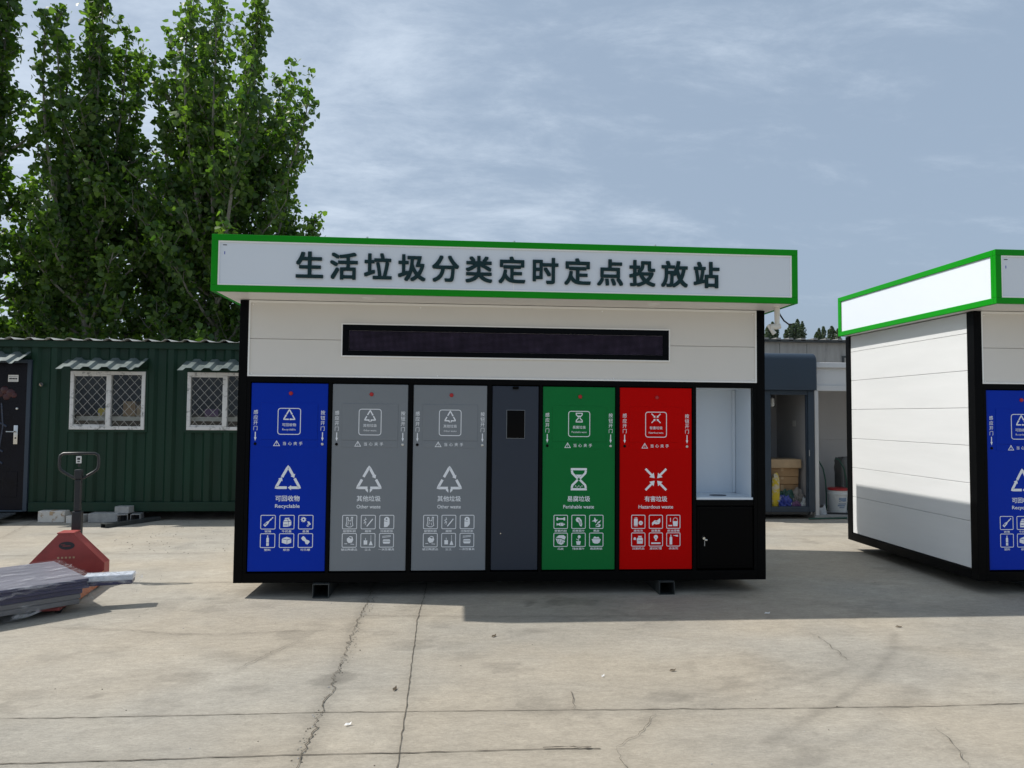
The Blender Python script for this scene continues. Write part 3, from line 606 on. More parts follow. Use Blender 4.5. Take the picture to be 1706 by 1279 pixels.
    for x_ in (-1.159, 1.19):
        b = MB(); b.lathe([(0.055, 0.0), (0.055, -0.003), (0.045, -0.006), (0.040, -0.002)], 'white_trim', 26, Matrix.Translation((x_, -0.20, ZS+0.0045))); b.build('downlight', sf, smooth=True)
    for x_ in (-1.159, 0.009, 1.163):
        b = MB(); b.bbox(x_-0.022, x_+0.022, -DF+0.035, -DF+0.075, ZT-0.032, ZT+0.008, 'galv', 0.004); b.lathe([(0.010, 0), (0.010, 0.012), (0.004, 0.016)], 'silver', 12, Matrix.Translation((x_, -DF+0.055, ZT+0.007))); b.build('lifting_bolt', root, smooth=True)
    # --- square tubes it stands on
    for x_ in (-1.52, 1.352):
        b = MB(); w = 0.066; h = ZB-0.001; k = 0.006
        b.box(x_-w, x_+w, -0.045, DEP-0.1, 0.001, k, 'skid'); b.box(x_-w, x_+w, -0.045, DEP-0.1, h-k, h, 'skid')
        b.box(x_-w, x_-w+k, -0.045, DEP-0.1, k, h-k, 'skid'); b.box(x_+w-k, x_+w, -0.045, DEP-0.1, k, h-k, 'skid'); b.build('support_skid', root)
    return root
station = make_station(); station.rotation_euler = (0, R(0.15), 0); station.location = (0, 0, 0.0)
station['label'] = 'waste sorting station in the middle of the yard with its full Chinese sign'
st2 = copy_tree(station); st2.location = (4.030+W2, -0.18, 0); st2.rotation_euler = (0, 0, R(-0.33))
st2['label'] = 'waste sorting station cut off at the right, showing its sunlit white plank side wall'
# pipe and cable left hanging from the soffit, only on the middle station
b = MB(); b.tube([(2.262, -0.18, ZS+0.003), (2.262, -0.18, ZS-0.12), (2.262, -0.18, ZS-0.155)], [0.024, 0.021, 0.021], 'pvc', 12)
b.tube([(2.195, -0.18, ZS-0.165), (2.262, -0.18, ZS-0.162), (2.285, -0.18, ZS-0.155)], 0.025, 'pvc', 12); b.tube([(2.18, -0.18, ZS-0.150), (2.235, -0.19, ZS-0.225)], [0.012, 0.02], 'pvc', 8); b.build('drain_pipe', station, smooth=True)
b = MB(); b.tube([(2.30, -0.10, ZS+0.003), (2.325, -0.10, ZS-0.05), (2.36, -0.10, ZS-0.10), (2.395, -0.11, ZS-0.13), (2.425, -0.11, ZS-0.13)], 0.007, 'rubber', 8); b.build('hanging_cable', station, smooth=True)
# ---------------------------------------------------------------- ground
def vnoise(x, y, seed=0, oct_=5, rough=0.55):
    r_ = np.random.default_rng(seed); out = np.zeros_like(x); amp = 1; tot = 0
    for o in range(oct_):
        t = r_.random((256, 256)); fx = x*2**o; fy = y*2**o; ix = np.floor(fx).astype(int); iy = np.floor(fy).astype(int)
        u = fx-ix; v = fy-iy; u = u*u*(3-2*u); v = v*v*(3-2*v); ix &= 255; iy &= 255; jx = (ix+1) & 255; jy = (iy+1) & 255
        out += amp*((t[ix,iy]*(1-u)+t[jx,iy]*u)*(1-v)+(t[ix,jy]*(1-u)+t[jx,jy]*u)*v); tot += amp; amp *= rough
    return out/tot
gx = np.concatenate([[-600,-300,-150,-80,-40,-22,-15], np.arange(-9,9.001,0.036), [12,18,30,60,120,300,600]])
gy = np.concatenate([[-600,-300,-120,-60,-30,-15,-8], np.arange(-4.2,5.6,0.036), [6.5,8,10,14,20,40,90,200,600]])
GX, GY = np.meshgrid(gx, gy, indexing='ij'); NX, NY = GX.shape
dk = np.ones_like(GX)
dk *= 0.96+0.08*vnoise(GX*0.55+9, GY*0.55+9, 1)                       # broad mottling
dk *= 0.90+0.20*vnoise(GX*1.2+40, GY*4.0+40, 2)                       # streaks along x from the trowel
dk *= 0.92+0.16*vnoise(GX*3.1+70, GY*5+70, 3, 6, 0.7)
pt = vnoise(GX*1.5+20, GY*2.4+31, 4, 6, 0.62); dk *= 1-0.08*np.clip((pt-0.60)/0.12, 0, 1)
pt = vnoise(GX*2.6+60, GY*4+11, 5, 6, 0.62); dk *= 1-0.13*np.clip((pt-0.63)/0.07, 0, 1)
pt = vnoise(GX*2.2+15, GY*3+51, 6, 6, 0.65); dk *= 1+0.08*np.clip((pt-0.60)/0.08, 0, 1)
slab = np.where(GY > 1.9, 1.06, 1.0)*np.where((GX > -0.68) & (GY < -0.62) & (GY > -2.35), 0.985, 1.0)*np.where(GY < -2.35, 0.97, 1.0)
dk *= slab
wob = vnoise(GX*7+5, GY*7+5, 8, 4, 0.7)-0.5
spots = [(-1.943,-1.801,.13,.08,.34),(-2.66,-1.267,.15,.10,.22),(-2.888,-1.368,.13,.08,.2),(-1.536,-1.013,.11,.13,.3),(-1.114,-1.827,.11,.10,.42),(-2.657,-2.161,.12,.08,.3),(-2.329,-2.031,.06,.03,.5),(-2.285,.032,.2,.2,.22),(-2.306,-.329,.14,.10,.25),(-.532,-.811,.1,.09,.25),(-.89,-.978,.12,.08,.2),(-.43,-1.262,.14,.09,.18),(-.13,-1.694,.1,.09,.3),(-1.58,-1.955,.1,.04,.2),(.741,-2.225,.12,.06,.3),(.805,-1.774,.17,.09,.2),(.498,-.246,.25,.12,.35),(.3,-.3,.1,.1,.3),(.212,-.991,.13,.06,.2),(-3.333,.965,.26,.21,.12),(-1.956,-.259,.1,.09,.14),(1.271,-.899,.28,.09,.12),(1.847,.049,.33,.17,.2),(2.2,-1.1,.3,.12,.1),(2.9,-1.5,.2,.1,.12)]
for cx, cy, a, c, k in spots:
    d = np.sqrt(((GX-cx)/a)**2+((GY-cy)/c)**2)+wob*2.4; dk *= 1-0.6*k*np.clip((1.15-d)/0.35, 0, 1)
def polydist(pts):
    best = np.full(GX.shape, 9.0)
    for (ax, ay), (bx, by) in zip(pts[:-1], pts[1:]):
        vx, vy = bx-ax, by-ay; t = np.clip(((GX-ax)*vx+(GY-ay)*vy)/(vx*vx+vy*vy), 0, 1); best = np.minimum(best, np.hypot(GX-ax-t*vx, GY-ay-t*vy))
    return best
for pts, k, w in [([(1.02,-2.76),(1.54,-2.37),(2.0,-1.97),(2.39,-1.55),(2.62,-1.2)],.20,.035),([(.84,-2.33),(1.22,-2.18),(1.61,-2.01),(2.0,-1.8)],.15,.03),([(.78,-2.21),(1.2,-2.07),(1.58,-1.94)],.13,.03),([(.98,-3.0),(1.44,-2.74),(1.77,-2.49),(2.1,-2.2)],.12,.06),([(-2.6,-2.0),(-1.9,-1.5),(-1.3,-1.2)],.05,.05)]:
    d = polydist(pts); dk *= 1-k*np.exp(-(d/w)**2)*(0.6+0.8*vnoise(GX*9, GY*9, 12, 3))
JOINTS = {
'J1':[(-9,-2.22),(-2.63,-2.30),(-1.77,-2.31),(-1.09,-2.31),(-.11,-2.34),(1.25,-2.39),(2.06,-2.41),(2.58,-2.40),(8,-2.45)],
'J2':[(-6,-2.74),(-2.35,-2.77),(-1.85,-2.77),(-1.13,-2.76),(-.69,-2.77),(-.14,-2.77),(-.02,-2.77),(.24,-2.78)],
'J3':[(-.69,1.9),(-.68,.1),(-.70,-.67),(-.67,-2.06),(-.66,-2.9),(-.65,-4.2)],
'J8':[(-9,1.86),(-5.16,1.86),(-4.17,1.92),(-2.81,1.94),(0,1.92),(3,1.9)],'J9':[(-3.26,.58),(-2.85,.56),(-2.2,.56),(-1.15,.56)],
'J6':[(-1.12,-.57),(-.69,-.60),(-.35,-.62),(.03,-.65),(1.2,-.68)],'J12':[(3.0,2.83),(3.5,2.82),(4.56,2.79),(7,2.76)]}
CRACKS = {
'C4':[(-1.14,1.9),(-1.15,.4),(-1.13,.02),(-1.13,-.48),(-1.13,-.97),(-1.11,-1.38),(-1.10,-1.75),(-1.09,-2.12),(-1.09,-2.41),(-1.08,-2.64),(-1.09,-2.76),(-1.08,-2.88),(-1.10,-3.4)],
'C5':[(-3.21,-.77),(-2.65,-.86),(-2.35,-.96),(-1.95,-.98),(-1.56,-.93),(-1.14,-.92)],
'C7':[(.59,-2.37),(.52,-2.55),(.44,-2.66),(.35,-2.75),(.31,-2.80),(.31,-2.94),(.36,-3.2)],
'C9':[(.19,-2.34),(.20,-2.24),(.21,-2.11)],'C10':[(2.04,-1.15),(2.04,-1.29),(2.03,-1.53),(2.0,-1.73)],
'C11':[(-5.79,2.9),(-5.96,3.47),(-6.2,4.3)],'C13':[(1.9,-2.67),(1.85,-2.92),(1.79,-3.04)],'C14':[(-1.7,-1.7),(-1.55,-1.35),(-1.45,-1.15)]}
for pts in list(JOINTS.values())+list(CRACKS.values()):                 # grime worked into the concrete along the joints
    d = polydist(pts); dk *= 1-0.10*np.exp(-(d/0.04)**2)
d = polydist(CRACKS['C4']); dk *= 1-0.12*np.exp(-((d+wob*0.10)/0.08)**2)
hue = vnoise(GX*0.9+3, GY*1.1+3, 14, 4)-0.5
dk = np.clip(dk, 0.3, 1.6)
me = bpy.data.meshes.new('ground'); nv = NX*NY
co = np.stack([GX.ravel(), GY.ravel(), np.zeros(nv)], 1)
i, j = np.meshgrid(np.arange(NX-1), np.arange(NY-1), indexing='ij'); a = (i*NY+j).ravel()
quads = np.stack([a, a+NY, a+NY+1, a+1], 1)
me.vertices.add(nv); me.vertices.foreach_set('co', co.ravel()); nq = len(quads)
me.loops.add(nq*4); me.loops.foreach_set('vertex_index', quads.ravel()); me.polygons.add(nq); me.polygons.foreach_set('loop_start', np.arange(nq)*4)
me.update(calc_edges=True)
at = me.attributes.new('wear', 'FLOAT', 'POINT'); at.data.foreach_set('value', dk.ravel().astype(np.float32))
at = me.attributes.new('hue', 'FLOAT', 'POINT'); at.data.foreach_set('value', hue.ravel().astype(np.float32))
g = bpy.data.objects.new('ground', me); col.objects.link(g); g['kind'] = 'structure'
m = bpy.data.materials.new('concrete_yard'); m.use_nodes = True; nt = m.node_tree; b = nt.nodes['Principled BSDF']; b.inputs['Roughness'].default_value = 0.85; b.inputs['Specular IOR Level'].default_value = 0.25
t = node(nt, 'ShaderNodeTexCoord'); aw = node(nt, 'ShaderNodeAttribute'); aw.attribute_name = 'wear'; ah = node(nt, 'ShaderNodeAttribute'); ah.attribute_name = 'hue'
def nz(scale, det, stretch=(1,1,1), rough=0.65):
    mp_ = node(nt, 'ShaderNodeMapping'); mp_.inputs['Scale'].default_value = stretch; nt.links.new(t.outputs['Object'], mp_.inputs['Vector'])
    n = node(nt, 'ShaderNodeTexNoise'); n.inputs['Scale'].default_value = scale; n.inputs['Detail'].default_value = det; n.inputs['Roughness'].default_value = rough; nt.links.new(mp_.outputs[0], n.inputs['Vector']); return n.outputs[0]
def rng_(o, a, c, lo, hi, smooth=False):
    r = node(nt, 'ShaderNodeMapRange'); 
    if smooth: r.interpolation_type = 'SMOOTHSTEP'
    nt.links.new(o, r.inputs['Value']); r.inputs['From Min'].default_value = a; r.inputs['From Max'].default_value = c; r.inputs['To Min'].default_value = lo; r.inputs['To Max'].default_value = hi; return r.outputs[0]
def mul(a, c):
    n = node(nt, 'ShaderNodeMath', operation='MULTIPLY'); nt.links.new(a, n.inputs[0]); nt.links.new(c, n.inputs[1]); return n.outputs[0]
k = mul(aw.outputs['Fac'], rng_(nz(9, 9, (1, 2.6, 1), 0.75), 0.3, 0.7, 0.84, 1.16))
k = mul(k, rng_(nz(48, 6, (0.8, 1.8, 1), 0.75), 0.3, 0.7, 0.84, 1.16))
k = mul(k, rng_(nz(34, 3, (1, 1.6, 1)), 0.68, 0.74, 1.0, 0.62, True))      # pits
k = mul(k, rng_(nz(22, 4, (0.6, 2.5, 1)), 0.66, 0.76, 1.0, 1.25, True))    # scuffed pale flecks
x = node(nt, 'ShaderNodeMixRGB'); x.inputs['Color1'].default_value = (0.352, 0.314, 0.252, 1); x.inputs['Color2'].default_value = (0.325, 0.304, 0.260, 1); nt.links.new(rng_(ah.outputs['Fac'], -0.2, 0.2, 0, 1), x.inputs['Fac'])
y = node(nt, 'ShaderNodeMixRGB', blend_type='MULTIPLY'); y.inputs['Fac'].default_value = 1; nt.links.new(x.outputs[0], y.inputs['Color1']); nt.links.new(k, y.inputs['Color2']); nt.links.new(y.outputs[0], b.inputs['Base Color'])
bp = node(nt, 'ShaderNodeBump'); bp.inputs['Strength'].default_value = 0.55; bp.inputs['Distance'].default_value = 0.012; nt.links.new(nz(26, 10, (1, 1.8, 1), 0.72), bp.inputs['Height']); nt.links.new(bp.outputs[0], b.inputs['Normal'])
me.materials.append(m)

def dens(pts, step, jit, seed):
    r_ = random.Random(seed); out = []
    for (ax, ay), (bx, by) in zip(pts[:-1], pts[1:]):
        L = math.hypot(bx-ax, by-ay); n = max(1, int(L/step)); nx, ny = -(by-ay)/L, (bx-ax)/L
        for q in range(n):
            t_ = q/n; o = r_.gauss(0, jit) if q else r_.gauss(0, jit*0.5); out.append((ax+(bx-ax)*t_+nx*o, ay+(by-ay)*t_+ny*o))
    out.append(pts[-1]); return out
def strip(mb, pts, wfun, z, mt):
    L = []; Rr = []; n = len(pts)
    for i in range(n):
        a = Vector(pts[max(0, i-1)]); c = Vector(pts[min(n-1, i+1)]); d = (c-a).normalized(); nn_ = Vector((-d.y, d.x)); w = wfun(i)/2
        p = Vector(pts[i]); L.append((*(p+nn_*w), z)); Rr.append((*(p-nn_*w), z))
    mb.faces(L+Rr, [(i, n+i, n+i+1, i+1) for i in range(n-1)], mt)
jb = MB(); z = 0.003
for q, (kname, pts) in enumerate(JOINTS.items()):
    r_ = random.Random(q); d_ = dens(pts, 0.045, 0.0022, q); wd = {'J3': .0042, 'J2': .0055, 'J1': .0045, 'J6': .0028}.get(kname, .004)
    strip(jb, d_, lambda i: wd*r_.uniform(0.55, 1.45), z, 'crack'); z += 0.0004
g2 = jb.build('slab_joints'); g2['kind'] = 'structure'
jb = MB()
for q, (kname, pts) in enumerate(CRACKS.items()):
    r_ = random.Random(q+50); big = kname == 'C4'; d_ = dens(pts, 0.028, 0.010 if big else 0.007, q+20); n_ = len(d_); wd = .0046 if big else .0026
    strip(jb, d_, lambda i: wd*r_.uniform(0.3, 1.7)*(1 if big else min(1, 0.3+1.4*min(i, n_-i)/n_*2)), z, 'crack'); z += 0.0004
d_ = dens([(-.02,-2.768),(.08,-2.765),(.20,-2.775)], .02, .003, 99); r_ = random.Random(3); strip(jb, d_, lambda i: .010*r_.uniform(.4,1.4), z, 'crack')
g2 = jb.build('slab_cracks'); g2['kind'] = 'structure'
# grit along the big crack and joints, one loose mass
gb = MB(); r_ = random.Random(5)
def pebble(mb, x, y, s, mt):
    bm = bmesh.new(); bmesh.ops.create_icosphere(bm, subdivisions=1, radius=s)
    for v in bm.verts: v.co = Vector((v.co.x*r_.uniform(.7,1.3), v.co.y*r_.uniform(.7,1.3), v.co.z*r_.uniform(.45,.8)))
    mb.bm(bm, mt, Matrix.Translation((x, y, s*0.4)) @ Matrix.Rotation(r_.uniform(0, 6), 4, 'Z'))
for q in range(220):
    t_ = r_.random(); yy = -3.0+3.0*t_; pebble(gb, -1.10+r_.gauss(.005, 0.014)*(2.0 if -.75 < yy < -.3 or -1.5 < yy < -1.2 else 1), yy, r_.uniform(.0015, .0045), r_.choice(['grit', 'grit', 'conc_block', 'crack']))
for q in range(110): pebble(gb, r_.uniform(-4, 3.5), r_.uniform(-3.0, 1.8), r_.uniform(.0015, .0045), r_.choice(['grit', 'crack', 'conc_block']))
for q in range(160): pebble(gb, r_.uniform(-4.5, -2.4), r_.uniform(1.9, 4.2), r_.uniform(.003, .007), r_.choice(['grit', 'grit', 'conc_block']))
o = gb.build('grit', smooth=False); tag(o, 'loose grit and crumbs scattered on the concrete and along its cracks', 'grit', kind='stuff')
def leaf_bit(x, y, s, mt, name, label, cat, group=None, rz=0.0):
    b = MB(); vs = [(-s,0,.004),(-.4*s,.35*s,.012),(.5*s,.3*s,.008),(s,0,.016),(.5*s,-.3*s,.004),(-.4*s,-.35*s,.006)]
    b.faces(vs, [(0,5,1),(1,5,4,2),(2,4,3)], mt); o = b.build(name, loc=(x, y, 0.001), rot=(0, 0, rz)); tag(o, label, cat, group)
leaf_bit(-0.745,-2.03,0.025,'dry_leaf','fallen_leaf','dry brown leaf standing beside the long straight joint in the concrete','leaf','dry leaves on the concrete',1.3)
leaf_bit(0.86,-1.83,0.022,'dry_leaf','fallen_leaf','dry dark leaf lying on bare concrete right of the centre','leaf','dry leaves on the concrete',0.2)
leaf_bit(2.75,-1.05,0.025,'dry_leaf','fallen_leaf','dry leaf just outside the shadow in front of the right station','leaf','dry leaves on the concrete',-0.3)
leaf_bit(-0.16,-1.12,.026,'dry_leaf','fallen_leaf','dry curled leaf close to the shadow edge under the middle station','leaf','dry leaves on the concrete',0.9)
leaf_bit(-0.93,-2.47,0.019,'paper','paper_scrap','white paper scrap lying right of the wide crack','paper','paper scraps on the concrete',0.4)
leaf_bit(1.95,-.66,0.025,'paper','paper_scrap','white paper scrap lying in the shadow between the two stations','paper','paper scraps on the concrete',0.1)
leaf_bit(.43,-1.9,0.014,'paper','paper_scrap','tiny white paper scrap on sunlit concrete in front of the green panel','paper','paper scraps on the concrete',0.8)

# ---------------------------------------------------------------- green site cabin
CY = 4.35; CX0, CX1 = -9.6, -2.0; CZ0, CZ1 = 0.13, 2.40
cab = thing('site_cabin', 'dark green corrugated container cabin with barred windows and small awnings', 'cabin', (-5.8, CY, 0))
CT = Vector((-5.8, CY, 0))
def L(b): b.v = [(p[0]-CT.x, p[1]-CT.y, p[2]-CT.z) for p in b.v]; return b
WIN = [(-5.80, -4.795, 1.262, 2.075), (-4.222, -3.215, 1.262, 2.075)]
DOOR = (-7.27, -6.375, 0.155, 2.175)
b = MB(); per = 0.262; dep = 0.042
bx = []
x = CX0+0.12
while x < CX1-0.12: bx += [(x, 0), (x+0.075, 0), (x+0.115, dep), (x+0.222, dep)]; x += per
bx.append((CX1-0.12, 0))
holes = [(w[0]-0.03, w[1]+0.03, w[2]-0.03, w[3]+0.03) for w in WIN]+[(DOOR[0]-0.06, DOOR[1]+0.06, 0, DOOR[3]+0.05)]
cuts = sorted(set([h for w in holes for h in w[:2]]))
def yat(xq):
    for (a, ya), (c, yc) in zip(bx[:-1], bx[1:]):
        if a <= xq <= c: return ya+(yc-ya)*(xq-a)/(c-a)
    return 0
pts = sorted(bx+[(c, yat(c)) for c in cuts])
for (a, ya), (c, yc) in zip(pts[:-1], pts[1:]):
    mid = (a+c)/2; spans = [(CZ0+0.13, CZ1)]
    for h in holes:
        if h[0] < mid < h[1]: spans = [(p, q) for p, q in ((CZ0+0.13, h[2]), (h[3], CZ1)) if q > p+0.01]
    for p, q in spans: b.faces([(a, CY+ya, p), (c, CY+yc, p), (c, CY+yc, q), (a, CY+ya, q)], [(0,1,2,3)], 'cab_green')
b.box(CX0, CX0+0.12, CY-0.012, CY+0.15, CZ0, CZ1, 'cab_green'); b.box(CX1-0.12, CX1, CY-0.012, CY+0.15, CZ0, CZ1, 'cab_green')
b.box(CX0, CX0+0.05, CY+0.15, CY+2.4, CZ0, CZ1, 'cab_green'); b.box(CX1-0.05, CX1, CY+0.15, CY+2.4, CZ0, CZ1, 'cab_green'); b.box(CX0, CX1, CY+2.4, CY+2.45, CZ0, CZ1, 'cab_green')
L(b).build('wall', cab)
b = MB(); b.bbox(CX0+0.12, CX1-0.12, CY-0.020, CY+0.05, CZ1, CZ1+0.095, 'cab_green', 0.006); b.box(CX0, CX0+0.119, CY-0.022, CY+2.44, CZ1, CZ1+0.097, 'cab_green'); b.box(CX1-0.119, CX1, CY-0.022, CY+2.44, CZ1, CZ1+0.097, 'cab_green'); L(b).build('top_rail', cab)
b = MB(); b.bbox(CX0+0.12, DOOR[0]-0.07, CY-0.022, CY+0.05, CZ0, CZ0+0.129, 'cab_green', 0.006); b.bbox(DOOR[1]+0.07, CX1-0.12, CY-0.022, CY+0.05, CZ0, CZ0+0.129, 'cab_green', 0.006); L(b).build('bottom_rail', cab)
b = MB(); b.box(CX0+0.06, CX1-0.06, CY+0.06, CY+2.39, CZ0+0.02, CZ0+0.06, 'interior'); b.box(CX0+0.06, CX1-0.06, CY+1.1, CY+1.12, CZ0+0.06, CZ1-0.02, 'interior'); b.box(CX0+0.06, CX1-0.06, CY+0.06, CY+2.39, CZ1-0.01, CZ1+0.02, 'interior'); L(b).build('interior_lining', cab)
b = MB()
for xx in (-9.0, -7.6, -6.2, -3.4, -2.3): b.box(xx-0.1, xx+0.1, CY+0.25, CY+2.2, 0.001, CZ0, 'conc_block')
L(b).build('footing_block', cab)
# roof sheet: trapezoid ribs running front to back
b = MB(); pr = []; x = CX0-0.05; zt = CZ1+0.097
while x < CX1: pr += [(x, zt), (x+0.10, zt), (x+0.145, zt+0.030), (x+0.185, zt+0.030), (x+0.23, zt)]; x += 0.262
for (xa, za), (xb, zb) in zip(pr[:-1], pr[1:]):
    b.faces([(xa, CY-0.075, za), (xb, CY-0.075, zb), (xb, CY+2.5, zb+0.06), (xa, CY+2.5, za+0.06), (xa, CY-0.075, za+0.004), (xb, CY-0.075, zb+0.004), (xb, CY+2.5, zb+0.064), (xa, CY+2.5, za+0.064)], [(0,3,2,1), (4,5,6,7), (0,1,5,4), (3,7,6,2)], 'roof_sheet')
L(b).build('roof', cab)
def window(w):
    x0, x1, z0, z1 = w; fw = 0.048
    b = MB(); y0, y1 = CY-0.028, CY+0.03
    b.bbox(x0, x1, y0, y1, z1-fw, z1, 'win_frame', 0.004); b.bbox(x0, x1, y0, y1, z0, z0+fw, 'win_frame', 0.004)
    b.bbox(x0, x0+fw, y0, y1, z0+fw, z1-fw, 'win_frame', 0.004); b.bbox(x1-fw, x1, y0, y1, z0+fw, z1-fw, 'win_frame', 0.004)
    xm = x0+(x1-x0)*0.515; b.bbox(xm-0.032, xm+0.032, y0-0.006, y1, z0+fw+0.001, z1-fw-0.001, 'win_frame', 0.004)
    b.bbox(x0+fw, xm-0.032, y0+0.012, y1, z0+fw, z0+fw+0.022, 'win_frame', 0.003); b.bbox(x0+fw, xm-0.032, y0+0.012, y1, z1-fw-0.022, z1-fw, 'win_frame', 0.003)
    fr = L(b).build('window', cab)
    b = MB(); b.bbox(x0-0.035, x0-0.001, CY-0.012, CY+0.045, z0-0.035, z1+0.035, 'cab_green', 0.003); b.bbox(x1+0.001, x1+0.035, CY-0.012, CY+0.045, z0-0.035, z1+0.035, 'cab_green', 0.003)
    b.bbox(x0-0.001, x1+0.001, CY-0.010, CY+0.045, z0-0.037, z0-0.001, 'cab_green', 0.003); b.bbox(x0-0.001, x1+0.001, CY-0.010, CY+0.045, z1+0.001, z1+0.037, 'cab_green', 0.003); L(b).build('surround', fr)
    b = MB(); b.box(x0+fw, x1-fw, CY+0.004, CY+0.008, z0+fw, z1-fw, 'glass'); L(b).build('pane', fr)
    b = MB(); pit = 0.122; w_ = 0.0028
    for (xa, xb) in ((x0+fw, xm-0.032), (xm+0.032, x1-fw)):
        za, zb = z0+fw, z1-fw
        for sgn in (1, -1):
            for q in range(-12, 22):
                c0 = za+q*pit*1.12; seg = []
                # line z = c0 + sgn*1.12*(x-xa)
                for tt in np.linspace(0, 1, 60):
                    xx = xa+(xb-xa)*tt; zz = c0+sgn*1.12*(xx-xa)
                    if za <= zz <= zb: seg.append((xx, zz))
                if len(seg) > 2:
                    yy = CY-0.012+0.003*sgn; b.tube([(seg[0][0], yy, seg[0][1]), (seg[-1][0], yy, seg[-1][1])], w_, 'wire', 5, None, False)
    L(b).build('diamond_grille', fr)
    return fr
for w in WIN: window(w)
def awning(x0, x1, zt_, zf, out):
    b = MB(); pr = []; n = 4; p = (x1-x0)/(n+0.45); x = x0
    for q in range(n+1):
        pr += [(x, 0), (x+p*0.30, 0), (x+p*0.46, 0.034), (x+p*0.76, 0.034), (x+p*0.92, 0)] if q < n else [(x, 0), (x+p*0.1, 0), (x+p*0.26, .034), (x+p*0.45, .034)]; x += p
    for (xa, za), (xb, zb) in zip(pr[:-1], pr[1:]):
        v = [(xa-0.0, CY-out, zf+za), (xb-0.0, CY-out, zf+zb), (xb+0.03, CY-0.024, zt_+zb), (xa+0.03, CY-0.024, zt_+za)]
        b.faces(v+[(p_[0], p_[1], p_[2]+0.004) for p_ in v], [(0,3,2,1), (4,5,6,7), (0,1,5,4)], 'awning')
    L(b).build('awning', cab)
awning(-5.875, -4.785, 2.225, 2.085, 0.27); awning(-4.275, -3.19, 2.225, 2.085, 0.27); awning(-7.36, -6.36, 2.295, 2.150, 0.27)
# door
x0, x1, z0, z1 = DOOR
b = MB(); b.bbox(x0-0.055, x0-0.001, CY-0.03, CY+0.05, z0-0.02, z1+0.05, 'booth', 0.004); b.bbox(x1+0.001, x1+0.055, CY-0.03, CY+0.05, z0-0.02, z1+0.05, 'booth', 0.004); b.bbox(x0-0.001, x1+0.001, CY-0.03, CY+0.05, z1+0.001, z1+0.05, 'booth', 0.004); b.bbox(x0-0.001, x1+0.001, CY-0.03, CY+0.05, z0-0.025, z0-0.002, 'booth', 0.004); L(b).build('door_frame', cab)
b = MB(); b.bbox(x0, x1, CY-0.012, CY+0.04, z0, z1, 'cdoor', 0.006)
for k in range(3): b.bbox(x0+0.08+0.27*k, x0+0.27+0.27*k, CY-0.018, CY-0.010, 0.33, 0.68, 'cdoor', 0.004)
dr = L(b).build('door', cab)
b = MB()
for cz, rad in ((0.86, 0.17), (0.70, 0.17), (1.18, 0.22)): b.tube([(x1-0.42+rad*math.cos(R(a)), CY-0.014, cz+rad*math.sin(R(a))*0.8) for a in range(40, 150, 10)], 0.012, 'cdoor_blue', 6)
b.tube([(x1-0.35, CY-0.014, 0.9), (x1-0.30, CY-0.014, 1.3), (x1-0.33, CY-0.014, 1.62)], 0.010, 'cdoor_blue', 6); L(b).build('moulding', dr, smooth=True)
b = MB()
for (dx_, dz_, rr_) in ((-0.30, 1.80, .055), (-0.22, 1.76, .06), (-0.36, 1.75, .05), (-0.27, 1.71, .05), (-0.17, 1.73, .04)):
    b.lathe([(rr_, 0), (rr_*0.8, 0.010), (0.004, 0.016)], 'cdoor_red', 14, Matrix.Translation((x1+dx_, CY-0.0125, dz_)) @ Matrix.Rotation(R(90), 4, 'X'))
L(b).build('red_reflection_relief', dr, smooth=True)  # raised discs carrying the painted red reflection
b = MB(); b.bbox(x1-0.150, x1-0.095, CY-0.030, CY-0.012, 1.055, 1.315, 'silver', 0.004); b.tube([(x1-0.12, CY-0.03, 1.228), (x1-0.12, CY-0.065, 1.228), (x1-0.225, CY-0.065, 1.228)], 0.010, 'silver', 8); b.lathe([(0.012, 0), (0.010, 0.006)], 'ink', 12, Matrix.Translation((x1-0.122, CY-0.030, 1.14)) @ Matrix.Rotation(R(90), 4, 'X')); L(b).build('handle', dr, smooth=True)
b = MB(); b.lathe([(0.018, 0), (0.014, 0.008), (0.004, 0.010)], 'silver', 14, Matrix.Translation((x1-0.125, CY-0.012, 1.545)) @ Matrix.Rotation(R(90), 4, 'X')); L(b).build('peephole', dr, smooth=True)
b = MB(); b.box(x1-0.255, x1-0.12, CY-0.015, CY-0.0125, 1.915, 2.010, 'paper')
b.box(x1-0.245, x1-0.13, CY-0.0165, CY-0.0155, 1.985, 1.989, 'ink'); b.box(x1-0.240, x1-0.205, CY-0.0165, CY-0.0155, 1.948, 1.968, 'ink'); b.box(x1-0.200, x1-0.165, CY-0.0165, CY-0.0155, 1.948, 1.968, 'ink'); b.box(x1-0.160, x1-0.135, CY-0.0165, CY-0.0155, 1.948, 1.968, 'ink'); b.box(x1-0.245, x1-0.13, CY-0.0165, CY-0.0155, 1.925, 1.929, 'ink'); L(b).build('door_plate', dr)
b = MB(); b.lathe([(0.028, 0), (0.028, 0.004)], 'interior', 14, Matrix.Translation((-6.20, CY-0.003, 1.88)) @ Matrix.Rotation(R(90), 4, 'X')); b.tube([(-6.215, CY-0.006, 1.89), (-6.20, CY-0.03, 1.875), (-6.19, CY-0.02, 1.86)], 0.007, 'card_pale', 6); L(b).build('cable_hole', cab)
